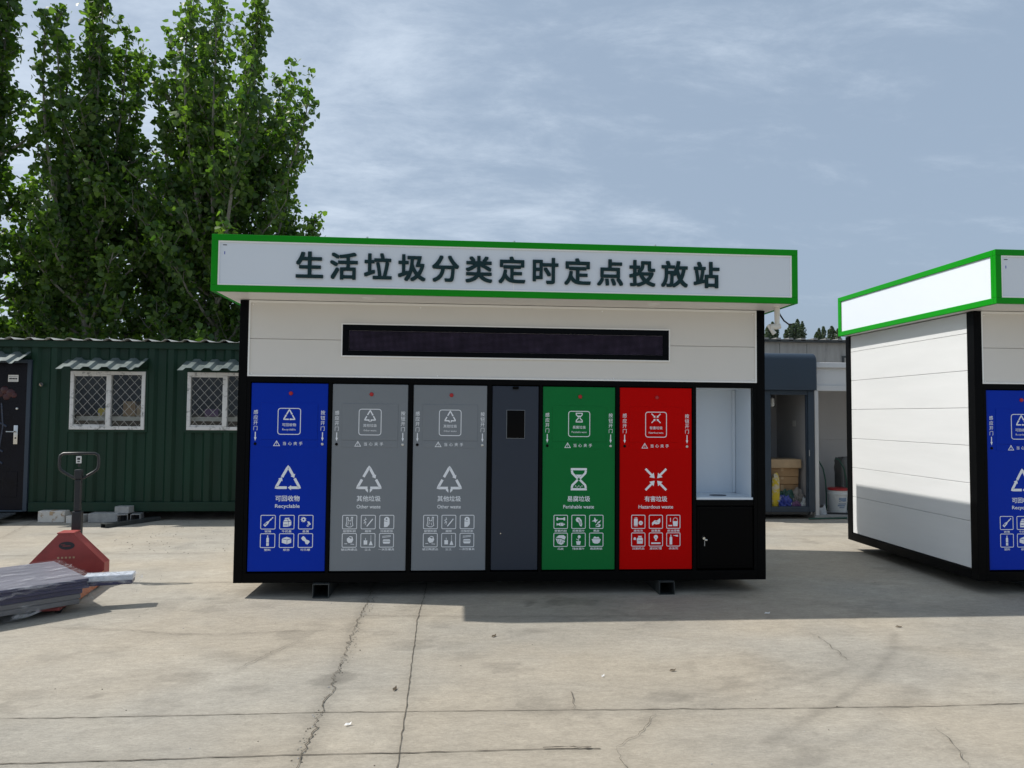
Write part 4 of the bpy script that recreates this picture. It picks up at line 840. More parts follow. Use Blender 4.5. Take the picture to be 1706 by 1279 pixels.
# shelf and what stands on it behind the windows
b = MB(); b.box(-5.78, -3.0, CY+0.12, CY+0.75, 1.385, 1.445, 'shelf'); b.box(-5.7, -5.64, CY+0.3, CY+0.7, CZ0+0.06, 1.385, 'shelf'); b.box(-3.1, -3.04, CY+0.3, CY+0.7, CZ0+0.06, 1.385, 'shelf'); o = b.build('shelf'); tag(o, 'pale shelf board behind the barred windows of the green cabin', 'shelf')
def carton(x0, x1, y0, y1, z0, z1, mt, label, group=None, name='cardboard_box', rz=0.0, flap=True):
    cx, cy = (x0+x1)/2, (y0+y1)/2; hx, hy = (x1-x0)/2, (y1-y0)/2
    b = MB(); b.bbox(-hx, hx, -hy, hy, 0, z1-z0, mt, min(0.006, (z1-z0)*0.15), 1)
    if flap:
        b.box(-0.022, 0.022, -hy-0.0015, -hy+0.001, (z1-z0)*0.62, z1-z0-0.007, 'card_pale'); b.box(-0.022, 0.022, -hy+0.004, hy-0.004, z1-z0+0.0006, z1-z0+0.0016, 'card_pale')
    o = b.build(name, loc=(cx, cy, z0), rot=(0, 0, rz)); tag(o, label, 'box', group); return o
carton(-5.17, -5.0, CY+0.16, CY+0.40, 1.446, 1.66, 'card', 'brown cardboard box on the shelf behind the uncovered cabin window', 'boxes on the cabin shelf')
carton(-4.98, -4.80, CY+0.16, CY+0.45, 1.446, 1.60, 'card_pale', 'low pale box at the right end behind the uncovered cabin window', 'boxes on the cabin shelf')
carton(-5.52, -5.40, CY+0.16, CY+0.28, 1.446, 1.56, 'yellow', 'small yellow packet on the cabin shelf behind the left sash', None, 'packet', 0.3, False)
carton(-4.05, -3.86, CY+0.16, CY+0.36, 1.446, 1.56, 'purple_bag', 'dark purple box behind the window next to the station', 'boxes on the cabin shelf', 'cardboard_box', 0.1, False)
# ramp plate at the cabin door
b = MB(); b.faces([(-.52,-.45,.004),(.42,-.45,.004),(.52,.42,.125),(-.52,.42,.125),(-.52,-.45,.0),(.42,-.45,.0),(.52,.42,.105),(-.52,.42,.105)], [(0,1,2,3),(7,6,5,4),(0,4,5,1),(1,5,6,2),(2,6,7,3),(3,7,4,0)], 'chequer'); o = b.build('door_ramp', loc=(-6.95, 3.86, 0.0)); tag(o, 'sloping dark metal ramp plate at the cabin door', 'ramp')

# ---------------------------------------------------------------- offcuts lying along the cabin
o = carton(-6.10, -5.75, 4.20, 4.50, 0.001, 0.155, 'card_white', 'torn white cardboard carton with a brown patch lying beside the cabin', None, 'carton')
b = MB(); b.bbox(-.09, .09, -.12, .12, 0, .10, 'card_white', .004); b.box(.02,.088,-.1215,-.1195,.012,.088,'interior'); o = b.build('small_carton', loc=(-5.60, 4.24, 0.001)); tag(o, 'small white carton with a dark open end right of the torn one', 'box')
def sqtube(name, label, loc, rz, w, h, ln, mt, k=0.005, group=None, rx=0.0):
    b = MB(); b.box(-w/2, w/2, -ln/2, ln/2, 0, k, mt); b.box(-w/2, w/2, -ln/2, ln/2, h-k, h, mt); b.box(-w/2, -w/2+k, -ln/2, ln/2, k, h-k, mt); b.box(w/2-k, w/2, -ln/2, ln/2, k, h-k, mt)
    b.box(-w/2+k, w/2-k, ln/2-0.02, ln/2-0.012, k, h-k, 'interior')
    o = b.build(name, loc=loc, rot=(rx, 0, rz)); tag(o, label, 'metal tube', group); return o
b = MB(); b.bbox(-.19,.19,-.10,.10,0,.125,'conc_block',.008); o = b.build('concrete_block', loc=(-5.24,4.27,0.001), rot=(0,0,.05)); tag(o,'light grey concrete block lying on the ground by the cabin','block','blocks beside the cabin')
b = MB(); b.bbox(-.10,.10,-.09,.09,0,.095,'conc_block',.008); o = b.build('concrete_block', loc=(-5.00,4.30,0.118), rot=(0,0,-.1)); tag(o,'small darker block stacked on top between the grey block and the tube ends','block','blocks beside the cabin')
sqtube('square_tube','short white square tube offcut facing the camera with its open end',(-5.0,4.20,0.001),0.5,.13,.115,.22,'galv',.006,'tube offcuts beside the cabin')
sqtube('square_tube','short white square tube offcut nearest the station, open end showing',(-4.82,4.26,0.001),0.2,.12,.115,.24,'galv',.006,'tube offcuts beside the cabin')
sqtube('rectangular_tube','long dark rectangular steel tube lying in front of the cabin offcuts',(-4.80,4.05,0.001),-0.55,.10,.052,.80,'skid',.004)

# ---------------------------------------------------------------- pallet jack and its load
jk = thing('pallet_jack', 'red hand pallet jack with a dark grey pull handle', 'pallet jack', (-3.79, 0.5, 0), R(9))
b = MB(); body = [(-.300,.075),(.300,.075),(.300,.185),(.050,.445),(-.070,.445),(-.300,.185)]
b.prism([(x_, z_) for x_, z_ in body], -0.012, 0.0, 'jack_red')
for (p, q) in (((.300,.075),(.300,.185)), ((.300,.185),(.050,.445)), ((.050,.445),(-.070,.445)), ((-.070,.445),(-.300,.185)), ((-.300,.185),(-.300,.075))):
    d_ = Vector((q[0]-p[0], q[1]-p[1])).normalized(); nn_ = Vector((-d_.y, d_.x))*0.010
    v = [(p[0], 0.001, p[1]), (q[0], 0.001, q[1]), (q[0], 0.13, q[1]), (p[0], 0.13, p[1])]; v2 = [(x_+nn_.x, y_, z_+nn_.y) for x_, y_, z_ in v]
    b.faces(v+v2, [(3,2,1,0),(4,5,6,7),(0,1,5,4),(1,2,6,5),(2,3,7,6),(3,0,4,7)], 'jack_red')
b.bbox(-.078,.058,-.02,.135,.446,.458,'jack_red',.003); jb_ = b.build('body', jk)
b = MB(); b.lathe([(0.062, 0), (0.062, 0.0015)], 'ink', 28, Matrix.Translation((0.0, -0.0125, 0.345)) @ Matrix.Diagonal((1, 1, 0.55, 1)) @ Matrix.Rotation(R(90), 4, 'X'))
b.box(-.03,.03,-.0165,-.0155,.340,.346,'jack_red'); b.box(-.045,-.01,-.0165,-.0155,.352,.356,'jack_red'); b.build('badge', jb_)
b = MB()
for k in range(5): b.box(-.07+.03*k, -.055+.03*k, -.0145, -.0125, .235, .250, 'card_pale')
b.build('lettering', jb_)
for sx in (-1, 1):
    b = MB(); b.bbox(sx*.215-.08, sx*.215+.08, -1.0, -0.013, .030, .060, 'jack_red', .01); b.box(sx*.215-.079, sx*.215-.073, -.70, -.02, .008, .030, 'jack_orange'); b.box(sx*.215+.0805, sx*.215+.086, -.70, -.012, .018, .12, 'jack_orange'); fk = b.build('fork', jk)
    b = MB(); b.lathe([(0.022, -.05), (0.029, -.046), (0.029, .046), (0.022, .05)], 'rubber', 18, Matrix.Translation((sx*.215, -.80, .030)) @ Matrix.Rotation(R(90), 4, 'Y')); b.build('roller', fk, smooth=True)
for sx in (-1, 1):
    b = MB(); b.lathe([(0.06, -.024), (0.088, -.022), (0.09, -.012), (0.09, .012), (0.088, .022), (0.06, .024)], 'rubber', 26, Matrix.Translation((sx*.07, .20, .091)) @ Matrix.Rotation(R(90), 4, 'Y')); b.lathe([(0.045, -.026), (0.045, .026)], 'galv', 18, Matrix.Translation((sx*.07, .20, .091)) @ Matrix.Rotation(R(90), 4, 'Y')); b.build('steer_wheel', jk, smooth=True)
b = MB(); b.bbox(-.05,.05,.14,.26,.16,.34,'jack_dark',.012); b.tube([(0,.20,.30),(0,.20,.44)], .035, 'jack_dark', 14); b.build('hydraulic_pump', jk)
HB = Vector((0.05, 0.06, 0))
b = MB(); b.bbox(-.022,.058,.136,.196,.40,.62,'jack_dark',.010); b.bbox(-.008,.044,.141,.191,.62,.90,'jack_dark',.008); b.bbox(-.013,.049,.136,.196,.90,.99,'jack_dark',.012); hp = b.build('handle_post', jk)
b = MB(); cx = .018; pts = [(cx,.166,.905),(cx+.04,.166,.915),(cx+.12,.166,.965),(cx+.149,.166,.990),(cx+.158,.166,1.02),(cx+.158,.166,1.085),(cx+.152,.166,1.115),(cx+.128,.166,1.132),(cx,.166,1.134),(cx-.128,.166,1.132),(cx-.152,.166,1.115),(cx-.158,.166,1.085),(cx-.158,.166,1.02),(cx-.149,.166,.990),(cx-.12,.166,.965),(cx-.04,.166,.915),(cx,.166,.905)]
b.tube(pts, .0125, 'jack_dark', 10, None, False); b.build('handle_loop', hp, smooth=True)
b = MB(); b.bbox(cx-.008,cx+.008,.158,.174,1.015,1.125,'jack_dark',.003); b.build('release_lever', hp)
b = MB(); b.box(cx-.021,cx+.021,.152,.1565,1.045,1.108,'paper'); b.box(cx-.012,cx+.012,.1505,.1515,1.075,1.095,'ink'); b.box(cx-.010,cx+.010,.1505,.1515,1.055,1.066,'ink'); b.build('instruction_plate', hp)

sd_ = Vector((-0.735, -0.678)).normalized()      # the load runs off to the lower left
ld = thing('wrapped_panel_stack', 'stack of dark blue and grey panels in clear stretch film lying across the red jack', 'panel stack', (-3.19, -0.33, 0), math.atan2(sd_.y, sd_.x))
LN, LW = 2.3, 0.90      # local +x along the load, local -y is its far side
def lay(z0, z1, x0, mt, mt2, dx=0, y0=0.0, nm='panel'):
    b = MB(); b.bbox(x0, LN+dx, -LW+y0, y0, z0, z1, mt2, .003, 1); b.box(x0+.004, LN+dx-.004, -LW+y0+.004, y0-.004, z1+.0004, z1+.0012, mt); b.build(nm, ld)
lay(.063, .098, .06, 'greypanel', 'greypanel', 0, -.012); lay(.100, .135, .05, 'greypanel', 'greypanel', .02, -.02); lay(.137, .172, .04, 'greypanel', 'navy', 0, -.02)
lay(.174, .197, .0, 'lav', 'navy', 0, 0); lay(.1985, .221, .015, 'lav', 'navy', .015, -.006); lay(.2225, .245, .005, 'lav', 'navy', 0, 0)
# stretch film: a loose crumpled skin over the right part of the stack
b = MB(); nxs, nys = 44, 34; r_ = np.random.default_rng(4)
prof = []   # across the load: up the near side, over the top, down the far side
for k in range(nys):
    t_ = k/(nys-1); s_ = t_*(LW+0.34)
    if s_ < .17: prof.append((0.014, .060+s_*1.15))
    elif s_ < .17+LW: prof.append((0.014-(s_-.17)*(LW+.028)/LW, .254))
    else: prof.append((-LW-.014, .254-(s_-.17-LW)))
vs = []
nzg = vnoise(*np.meshgrid(np.arange(nxs)*0.45, np.arange(nys)*0.7, indexing='ij'), 21, 4, 0.6)-0.5
for i_ in range(nxs):
    for k_ in range(nys):
        y_, z_ = prof[k_]; q = max(0.0, nzg[i_, k_]+0.25)*0.028; sag = 0.035*math.sin(i_*0.37)*(1 if k_ == 0 else 0)
        on_top = .17 <= k_/(nys-1)*(LW+.34) <= .17+LW
        vs.append((-0.02+i_*(1.7/(nxs-1)), y_+(q*1.3 if y_ > 0 else -q*0.6 if y_ < -LW else 0), z_+(q*0.35 if on_top else 0)+sag))
b.faces(vs, [(i_*nys+k_, (i_+1)*nys+k_, (i_+1)*nys+k_+1, i_*nys+k_+1) for i_ in range(nxs-1) for k_ in range(nys-1)], 'film'); b.build('stretch_film', ld, smooth=True)
b = MB(); vs = []
for i_ in range(22):
    for k_ in range(10):
        y_ = 0.02-(LW+.04)*i_/21; z_ = .062+.193*k_/9; q = (vnoise(np.array([i_*.5]), np.array([k_*.6]), 22, 3)[0]-.3)*.09; vs.append((-0.02-max(0,q), y_, z_))
b.faces(vs, [(i_*10+k_, i_*10+k_+1, (i_+1)*10+k_+1, (i_+1)*10+k_) for i_ in range(21) for k_ in range(9)], 'film'); b.build('stretch_film', ld, smooth=True)
b = MB(); b.lathe([(0.02,-.018),(0.031,-.016),(0.031,.016),(0.02,.018)], 'rubber', 18, Matrix.Translation((.17,-.10,.0315)) @ Matrix.Rotation(R(70), 4, 'Y')); b.box(.14,.20,-.115,-.085,.052,.0625,'jack_dark'); b.build('caster', ld)
pl = thing('wrapped_plank', 'silver film wrapped plank sticking out to the right of the panel stack', 'plank', (-3.30, -0.245, 0.172), R(14))
b = MB(); b.bbox(0.03, .37, -.055, .075, .03, .075, 'foilplank', .006, 2); b.bbox(0.03, .366, -.060, .070, .0, .029, 'navy', .004); b.build('board', pl)
b = MB(); vs = []
for i_ in range(16):
    for k_ in range(12):
        a_ = 2*math.pi*k_/12; q = 1+.35*(vnoise(np.array([i_*.8]), np.array([k_*1.3]), 33, 3)[0]-.4); vs.append((.02+.40*i_/15, .008+.078*math.cos(a_)*q, .038+.052*math.sin(a_)*q*(1.25 if i_ > 12 and math.sin(a_) < 0 else 1)))
b.faces(vs, [(i_*12+k_, (i_+1)*12+k_, (i_+1)*12+(k_+1) % 12, i_*12+(k_+1) % 12) for i_ in range(15) for k_ in range(12)], 'film')
b.faces([(.40,-.05,.0),(.42,.02,.02),(.405,.01,-.06),(.37,-.05,-.10),(.36,-.06,-.03)], [(0,1,2),(0,2,3,4)], 'film'); b.build('stretch_film', pl, smooth=True)

# ---------------------------------------------------------------- booths at the back right
BY = 4.25
bo = thing('slate_booth', 'dark slate grey booth with a rounded canopy and an open doorway', 'booth', (4.3, BY, 0)); BT = Vector((4.3, BY, 0))
def LB(b): b.v = [(p[0]-BT.x, p[1]-BT.y, p[2]) for p in b.v]; return b
bx0, bx1 = 2.7, 4.85
b = MB(); yb_ = BY+1.75; pr = []; rad = 0.10
pr = [(BY-0.06, 1.905)]+[(BY-0.06+rad-rad*math.cos(R(a)), 2.455-rad+rad*math.sin(R(a))) for a in range(0, 91, 15)]+[(yb_, 2.455), (yb_, 1.905)]
n = len(pr); xr = bx1+0.03; secs = [(bx0, 0)]+[(xr-0.045+0.045*math.sin(R(a)), 0.045*(1-math.cos(R(a)))) for a in range(0, 91, 18)]
vs = []; cy_, cz_ = (BY+yb_)/2, 2.18
for xx, ins in secs:
    for (yy, zz) in pr: vs.append((xx, yy+(ins if yy < cy_ else -ins), zz-(ins if zz > cz_ else 0)))
b.faces(vs, [(i_*n+k_, (i_+1)*n+k_, (i_+1)*n+(k_+1) % n, i_*n+(k_+1) % n) for i_ in range(len(secs)-1) for k_ in range(n)]+[tuple(range(n)), tuple((len(secs)-1)*n+k_ for k_ in range(n-1, -1, -1))], 'booth'); LB(b).build('canopy', bo, smooth=True)
b = MB()
for xa, xb in ((4.085, 4.180), (4.755, 4.850), (2.7, 2.78)): b.bbox(xa, xb, BY, BY+0.09, 0.105, 1.904, 'booth', .008)
b.bbox(4.181, 4.754, BY+.004, BY+.085, 0.105, 0.185, 'booth', .006); b.bbox(4.181, 4.754, BY+.004, BY+.085, 1.835, 1.904, 'booth', .006)
for xa in (4.181, 4.735): b.box(xa, xa+.018, BY+.03, BY+.06, .186, 1.834, 'booth')
b.bbox(2.781, 4.084, BY+.004, BY+.085, 0.105, 0.185, 'booth', .006); LB(b).build('frame', bo)
b = MB(); b.box(2.781, 4.084, BY+.03, BY+.05, .186, 1.904, 'booth'); b.box(4.83, 4.848, BY+.091, yb_-.01, .06, 1.904, 'booth_wall'); b.box(4.83-.022, 4.828, BY+.091, yb_-.04, .12, 1.90, 'booth_wall'); b.box(2.7, 2.72, BY+.091, yb_-.01, .06, 1.904, 'booth')
b.box(2.721, 4.806, BY+1.17, BY+1.19, .116, 1.904, 'booth_wall'); b.box(2.75, 4.80, BY+.1, yb_-.04, .06, .115, 'booth_dark'); LB(b).build('wall', bo)
b = MB(); b.bbox(4.800, 4.807, BY+.50, BY+.60, 1.36, 1.45, 'paper', .002); LB(b).build('socket', bo)
b = MB(); b.bbox(4.760, 4.770, BY-.012, BY, .93, 1.02, 'galv', .002); LB(b).build('latch', bo)
b = MB(); b.tube([(4.33, BY+.28, 1.90), (4.33, BY+.28, 1.80)], .004, 'ink', 6); b.lathe([(.012, 1.80), (.03, 1.78), (.035, 1.70), (.03, 1.665), (.008, 1.66)], 'pvc', 16, Matrix.Translation((4.33, BY+.28, 0))); b.box(4.355, 4.43, BY+.40, BY+.47, 1.66, 1.905, 'ink'); o = b.build('pendant_lamp', smooth=True); tag(o, 'small unlit white lamp hanging in the slate booth doorway', 'lamp')
carton(4.22, 4.735, BY+.28, BY+.62, .490, .605, 'card', 'lower brown cardboard box in the stack inside the slate booth', 'boxes stacked in the booth')
carton(4.21, 4.735, BY+.27, BY+.62, .607, .735, 'card', 'middle brown cardboard box in the stack inside the slate booth', 'boxes stacked in the booth')
carton(4.20, 4.755, BY+.22, BY+.62, .737, .870, 'card_pale', 'topmost paler cardboard box in the stack inside the slate booth', 'boxes stacked in the booth')
carton(4.23, 4.74, BY+.30, BY+.64, .117, .488, 'card', 'big brown cardboard box at the bottom of the booth stack behind the rubbish', 'boxes stacked in the booth')
def lump(name, label, cat, loc, s, mt, seed, sub_=4, amp=.35, group=None, freq=3.0, square=1.0):
    bm = bmesh.new(); bmesh.ops.create_icosphere(bm, subdivisions=sub_, radius=1.0)
    P = np.array([v.co[:] for v in bm.verts]); nn_ = vnoise(P[:,0]*freq+20+P[:,2]*freq*.6, P[:,1]*freq+20-P[:,2]*freq*.45, seed, 5, .72)-.5; nn_ = np.sign(nn_)*np.abs(nn_)**.8
    for v, q in zip(bm.verts, nn_):
        c = Vector([math.copysign(abs(a_)**square, a_) for a_ in v.co])*(1+amp*2*q); v.co = Vector((c.x*s[0], c.y*s[1], max(-s[2]*.85, c.z*s[2])))
    b = MB(); b.bm(bm, mt); zmin = min(p[2] for p in b.v); b.v = [(p[0], p[1], p[2]-zmin) for p in b.v]; o = b.build(name, loc=loc, smooth=True); tag(o, label, cat, group); return o
lump('yellow_sack', 'tall yellow and orange printed sack standing in the booth doorway', 'sack', (4.315, BY+.17, .117), (.056, .040, .285), 'yellow', 5, 4, .20, None, 2.2, .5)
lump('plastic_bag', 'blue and white plastic bag at the front of the booth rubbish', 'bag', (4.45, BY+.16, .117), (.11, .06, .11), 'blue_bag', 6, 4, .75, 'rubbish bags in the booth', 3.4)
lump('plastic_bag', 'dark green plastic bag in the middle of the booth rubbish', 'bag', (4.52, BY+.24, .117), (.13, .06, .15), 'teal_bag', 7, 4, .75, 'rubbish bags in the booth', 3.1)
lump('crumpled_rag', 'grey crumpled rag on the right of the booth rubbish', 'rag', (4.67, BY+.22, .117), (.10, .07, .14), 'grey_bag', 8, 4, .8, None, 3.6)
lump('food_wrapper', 'purple wrapper in front of the grey rag in the booth', 'wrapper', (4.62, BY+.115, .117), (.06, .02, .065), 'purple_bag', 9, 4, .8, None, 3.0)
lump('plastic_bag', 'pale clear plastic bag leaning at the right door post of the booth', 'bag', (4.74, BY+.13, .117), (.04, .03, .09), 'pale_bag', 10, 4, .8, 'rubbish bags in the booth', 3.3)
# white booth next to it
wb = thing('white_booth', 'open white panel booth between the slate booth and the right station', 'booth', (5.8, BY, 0)); BT = Vector((5.8, BY, 0))
b = MB(); b.bbox(4.885, 4.945, BY+.06, BY+.14, .05, 1.90, 'booth_white', .004); b.bbox(7.30, 7.36, BY+.06, BY+.14, .05, 1.90, 'booth_white', .004)
b.bbox(4.885, 7.36, BY+.06, BY+.14, 1.901, 1.985, 'booth_white', .004); LB(b).build('frame', wb)
b = MB(); b.bbox(4.90, 7.35, BY+.075, BY+.12, 1.986, 2.245, 'booth_white', .003); LB(b).build('lintel_panel', wb)
b = MB(); b.bbox(4.86, 7.40, BY+.02, BY+1.75, 2.246, 2.325, 'booth_white', .006); LB(b).build('roof', wb)
b = MB(); b.box(4.885, 4.90, BY+.141, BY+1.7, .05, 2.245, 'booth_white'); b.box(7.345, 7.36, BY+.141, BY+1.7, .05, 2.245, 'booth_white'); b.bbox(4.901, 7.344, BY+1.30, BY+1.34, .05, 1.13, 'booth_wall', .002); b.bbox(4.901, 7.344, BY+1.30, BY+1.34, 1.133, 2.245, 'booth_wall', .002); LB(b).build('wall', wb)
b = MB(); b.lathe([(.014, 0), (.014, .004), (.006, .02)], 'paper', 12, Matrix.Translation((5.53, BY+1.30, .92)) @ Matrix.Rotation(R(90), 4, 'X')); LB(b).build('hook', wb)
b = MB(); b.box(4.86, 7.4, BY+.03, BY+1.75, .001, .05, 'conc_block'); LB(b).build('floor_slab', wb)
bk = thing('bucket', 'white plastic bucket with a red rim and printed side', 'bucket', (5.425, BY+.42, .051))
b = MB(); b.lathe([(.118,0),(.122,.01),(.136,.27),(.147,.275),(.147,.30),(.138,.305),(.140,.335)], 'bucket', 30); b.build('body', bk, smooth=True)
b = MB(); b.lathe([(.143,.336),(.148,.338),(.148,.366),(.138,.372),(.02,.366)], 'bucket_red', 30); b.build('rim', bk, smooth=True)
b = MB(); b.tube([(-.147,-.01,.29),(-.11,-.13,.22),(0,-.17,.165),(.11,-.12,.19),(.149,-.02,.26),(.148,-.0,.29)], .004, 'pvc', 6); b.build('handle', bk, smooth=True)
b = MB()
for (a0, a1, z0, z1) in ((-115,-62,.13,.145),(-120,-70,.10,.122),(-112,-60,.17,.23),(-110,-75,.075,.09)):
    vs = []
    for q in range(9): a_ = R(a0+(a1-a0)*q/8); r_b = .1195+.052*.5*1; vs += [((.1245+.0497*z0)*math.cos(a_), (.1245+.0497*z0)*math.sin(a_), z0), ((.1245+.0497*z1)*math.cos(a_), (.1245+.0497*z1)*math.sin(a_), z1)]
    b.faces(vs, [(2*q, 2*q+2, 2*q+3, 2*q+1) for q in range(8)], 'bucket_print')
b.build('printed_label', bk)
def sack(x, label):
    o = lump('woven_sack', label, 'sack', (x, BY+.78, .051), (.165, .14, .44), 'sack', int(x*10), 4, .12, 'grey sacks in the white booth', 2.0, .40)
sack(5.10, 'grey woven sack with green edging left of the bucket'); sack(5.78, 'grey woven sack with green edging right of the bucket')
for x_, sg, lab in ((5.26, 1, 'dark green bent strap hanging down left of the bucket'), (5.60, -1, 'dark green bent strap hanging down right of the bucket')):
    b = MB(); b.tube([(x_-.10,BY+.62,.86),(x_-.05,BY+.60,.84),(x_+.02,BY+.58,.70),(x_+.045,BY+.56,.52),(x_+.05,BY+.55,.30),(x_+.05,BY+.55,.06)], .011, 'hose', 8); o = b.build('green_strap', smooth=True); tag(o, lab, 'strap', 'green straps in the white booth')
b = MB(); b.tube([(4.72,BY-.06,.018),(5.0,BY-.03,.018),(5.25,BY+.0,.018),(5.34,BY+.02,.018)], .012, 'hose', 8); o = b.build('garden_hose', smooth=True); tag(o, 'green hose lying at the foot of the booths', 'hose')
b = MB(); b.tube([(5.12,BY+.20,.065),(5.52,BY+.10,.065)], .013, 'ink', 8); o = b.build('dark_rod', smooth=True); tag(o, 'dark rod lying on the floor before the bucket', 'rod')
b = MB(); b.faces([(-.05,0,0),(.06,.01,0),(.035,.03,.16),(.0,.02,.10),(-.05,.03,.09),(.01,-.035,.0)], [(0,5,3,4),(5,1,2,3),(0,4,3,2,1)], 'pale_bag'); o = b.build('paper_bag', loc=(5.06, BY+.16, .052)); tag(o, 'small crumpled pale bag standing left of the bucket', 'bag')

# weathered wall and its roof edge behind the booths
WY = 8.0
wl_ = thing('rendered_wall', 'tall weathered grey rendered wall with a ribbed roof edge behind the booths', 'wall', (8, WY, 0)); BT = Vector((8, WY, 0))
b = MB(); b.box(1.0, 16, WY, WY+.25, 0, 3.02, 'conc_wall'); b.box(16, 16.25, WY, WY+5, 0, 3.02, 'conc_wall'); LB(b).build('wall', wl_)
b = MB(); x = .9; 
while x < 16.1:
    b.box(x, x+.16, WY-.10, WY+.8, 3.045, 3.075, 'wall_cap'); b.box(x+.161, x+.255, WY-.10, WY+.8, 3.065, 3.105, 'cap_light'); x += .257
b.box(.9, 16.2, WY-.09, WY+.7, 3.021, 3.044, 'wall_cap'); LB(b).build('roof_edge', wl_)
b = MB(); b.bbox(7.36, 7.86, WY-.02, WY+.01, 2.36, 2.76, 'wall_cap', .003); b.box(7.40, 7.82, WY-.03, WY-.021, 2.40, 2.72, 'conc_wall'); LB(b).build('vent_panel', wl_)
b = MB()
for x_ in (6.05, 6.62): b.box(x_, x_+.007, WY-.004, WY-.001, 2.0, 3.0, 'wall_cap')
LB(b).build('drain_streak', wl_)

# ---------------------------------------------------------------- trees
def leaves_obj(name, parent, C_, S_, mt, seed, flat=0.0):
    """many small pointed leaves, each its own face, in one crown mesh"""
    r_ = np.random.default_rng(seed); n = len(C_)
    nrm = r_.normal(size=(n, 3)); nrm[:, 2] += 0.35; nrm /= np.linalg.norm(nrm, axis=1)[:, None]
    up = r_.normal(size=(n, 3))*0.7; up[:, 2] -= 0.9                                   # poplar leaves hang
    t1 = up-nrm*(up*nrm).sum(1)[:, None]; t1 /= np.linalg.norm(t1, axis=1)[:, None]; t2 = np.cross(nrm, t1)
    shp = np.array([(-.45, 0), (-.28, .46), (.12, .40), (.62, 0), (.12, -.40), (-.28, -.46)])
    V = C_[:, None, :]+S_[:, None, None]*(shp[None, :, 0, None]*t1[:, None, :]+shp[None, :, 1, None]*t2[:, None, :])
    fold = np.array([0, .13, .10, 0, .10, .13]); V = V+S_[:, None, None]*fold[None, :, None]*nrm[:, None, :]
    V = V.reshape(-1, 3); k = len(shp)
    me = bpy.data.meshes.new(name); me.vertices.add(n*k); me.vertices.foreach_set('co', V.ravel())
    o0 = np.arange(n)*k; q1 = np.stack([o0, o0+1, o0+2, o0+3], 1); q2 = np.stack([o0, o0+3, o0+4, o0+5], 1); Q = np.stack([q1, q2], 1).reshape(-1, 4); m_ = len(Q)
    me.loops.add(m_*4); me.loops.foreach_set('vertex_index', Q.ravel()); me.polygons.add(m_); me.polygons.foreach_set('loop_start', np.arange(m_)*4); me.update(calc_edges=True)
    tone = np.clip(r_.beta(1.6, 2.6, n)+0.25*(vnoise(C_[:,0]*1.2+30, C_[:,2]*1.2+30, seed, 3)-.5)*2, 0, 1)
    at_ = me.attributes.new('tone', 'FLOAT', 'POINT'); at_.data.foreach_set('value', np.repeat(tone, k).astype(np.float32))
    me.materials.append(MT[mt]); o = bpy.data.objects.new(name, me); col.objects.link(o)
    if parent: o.parent = parent
    return o
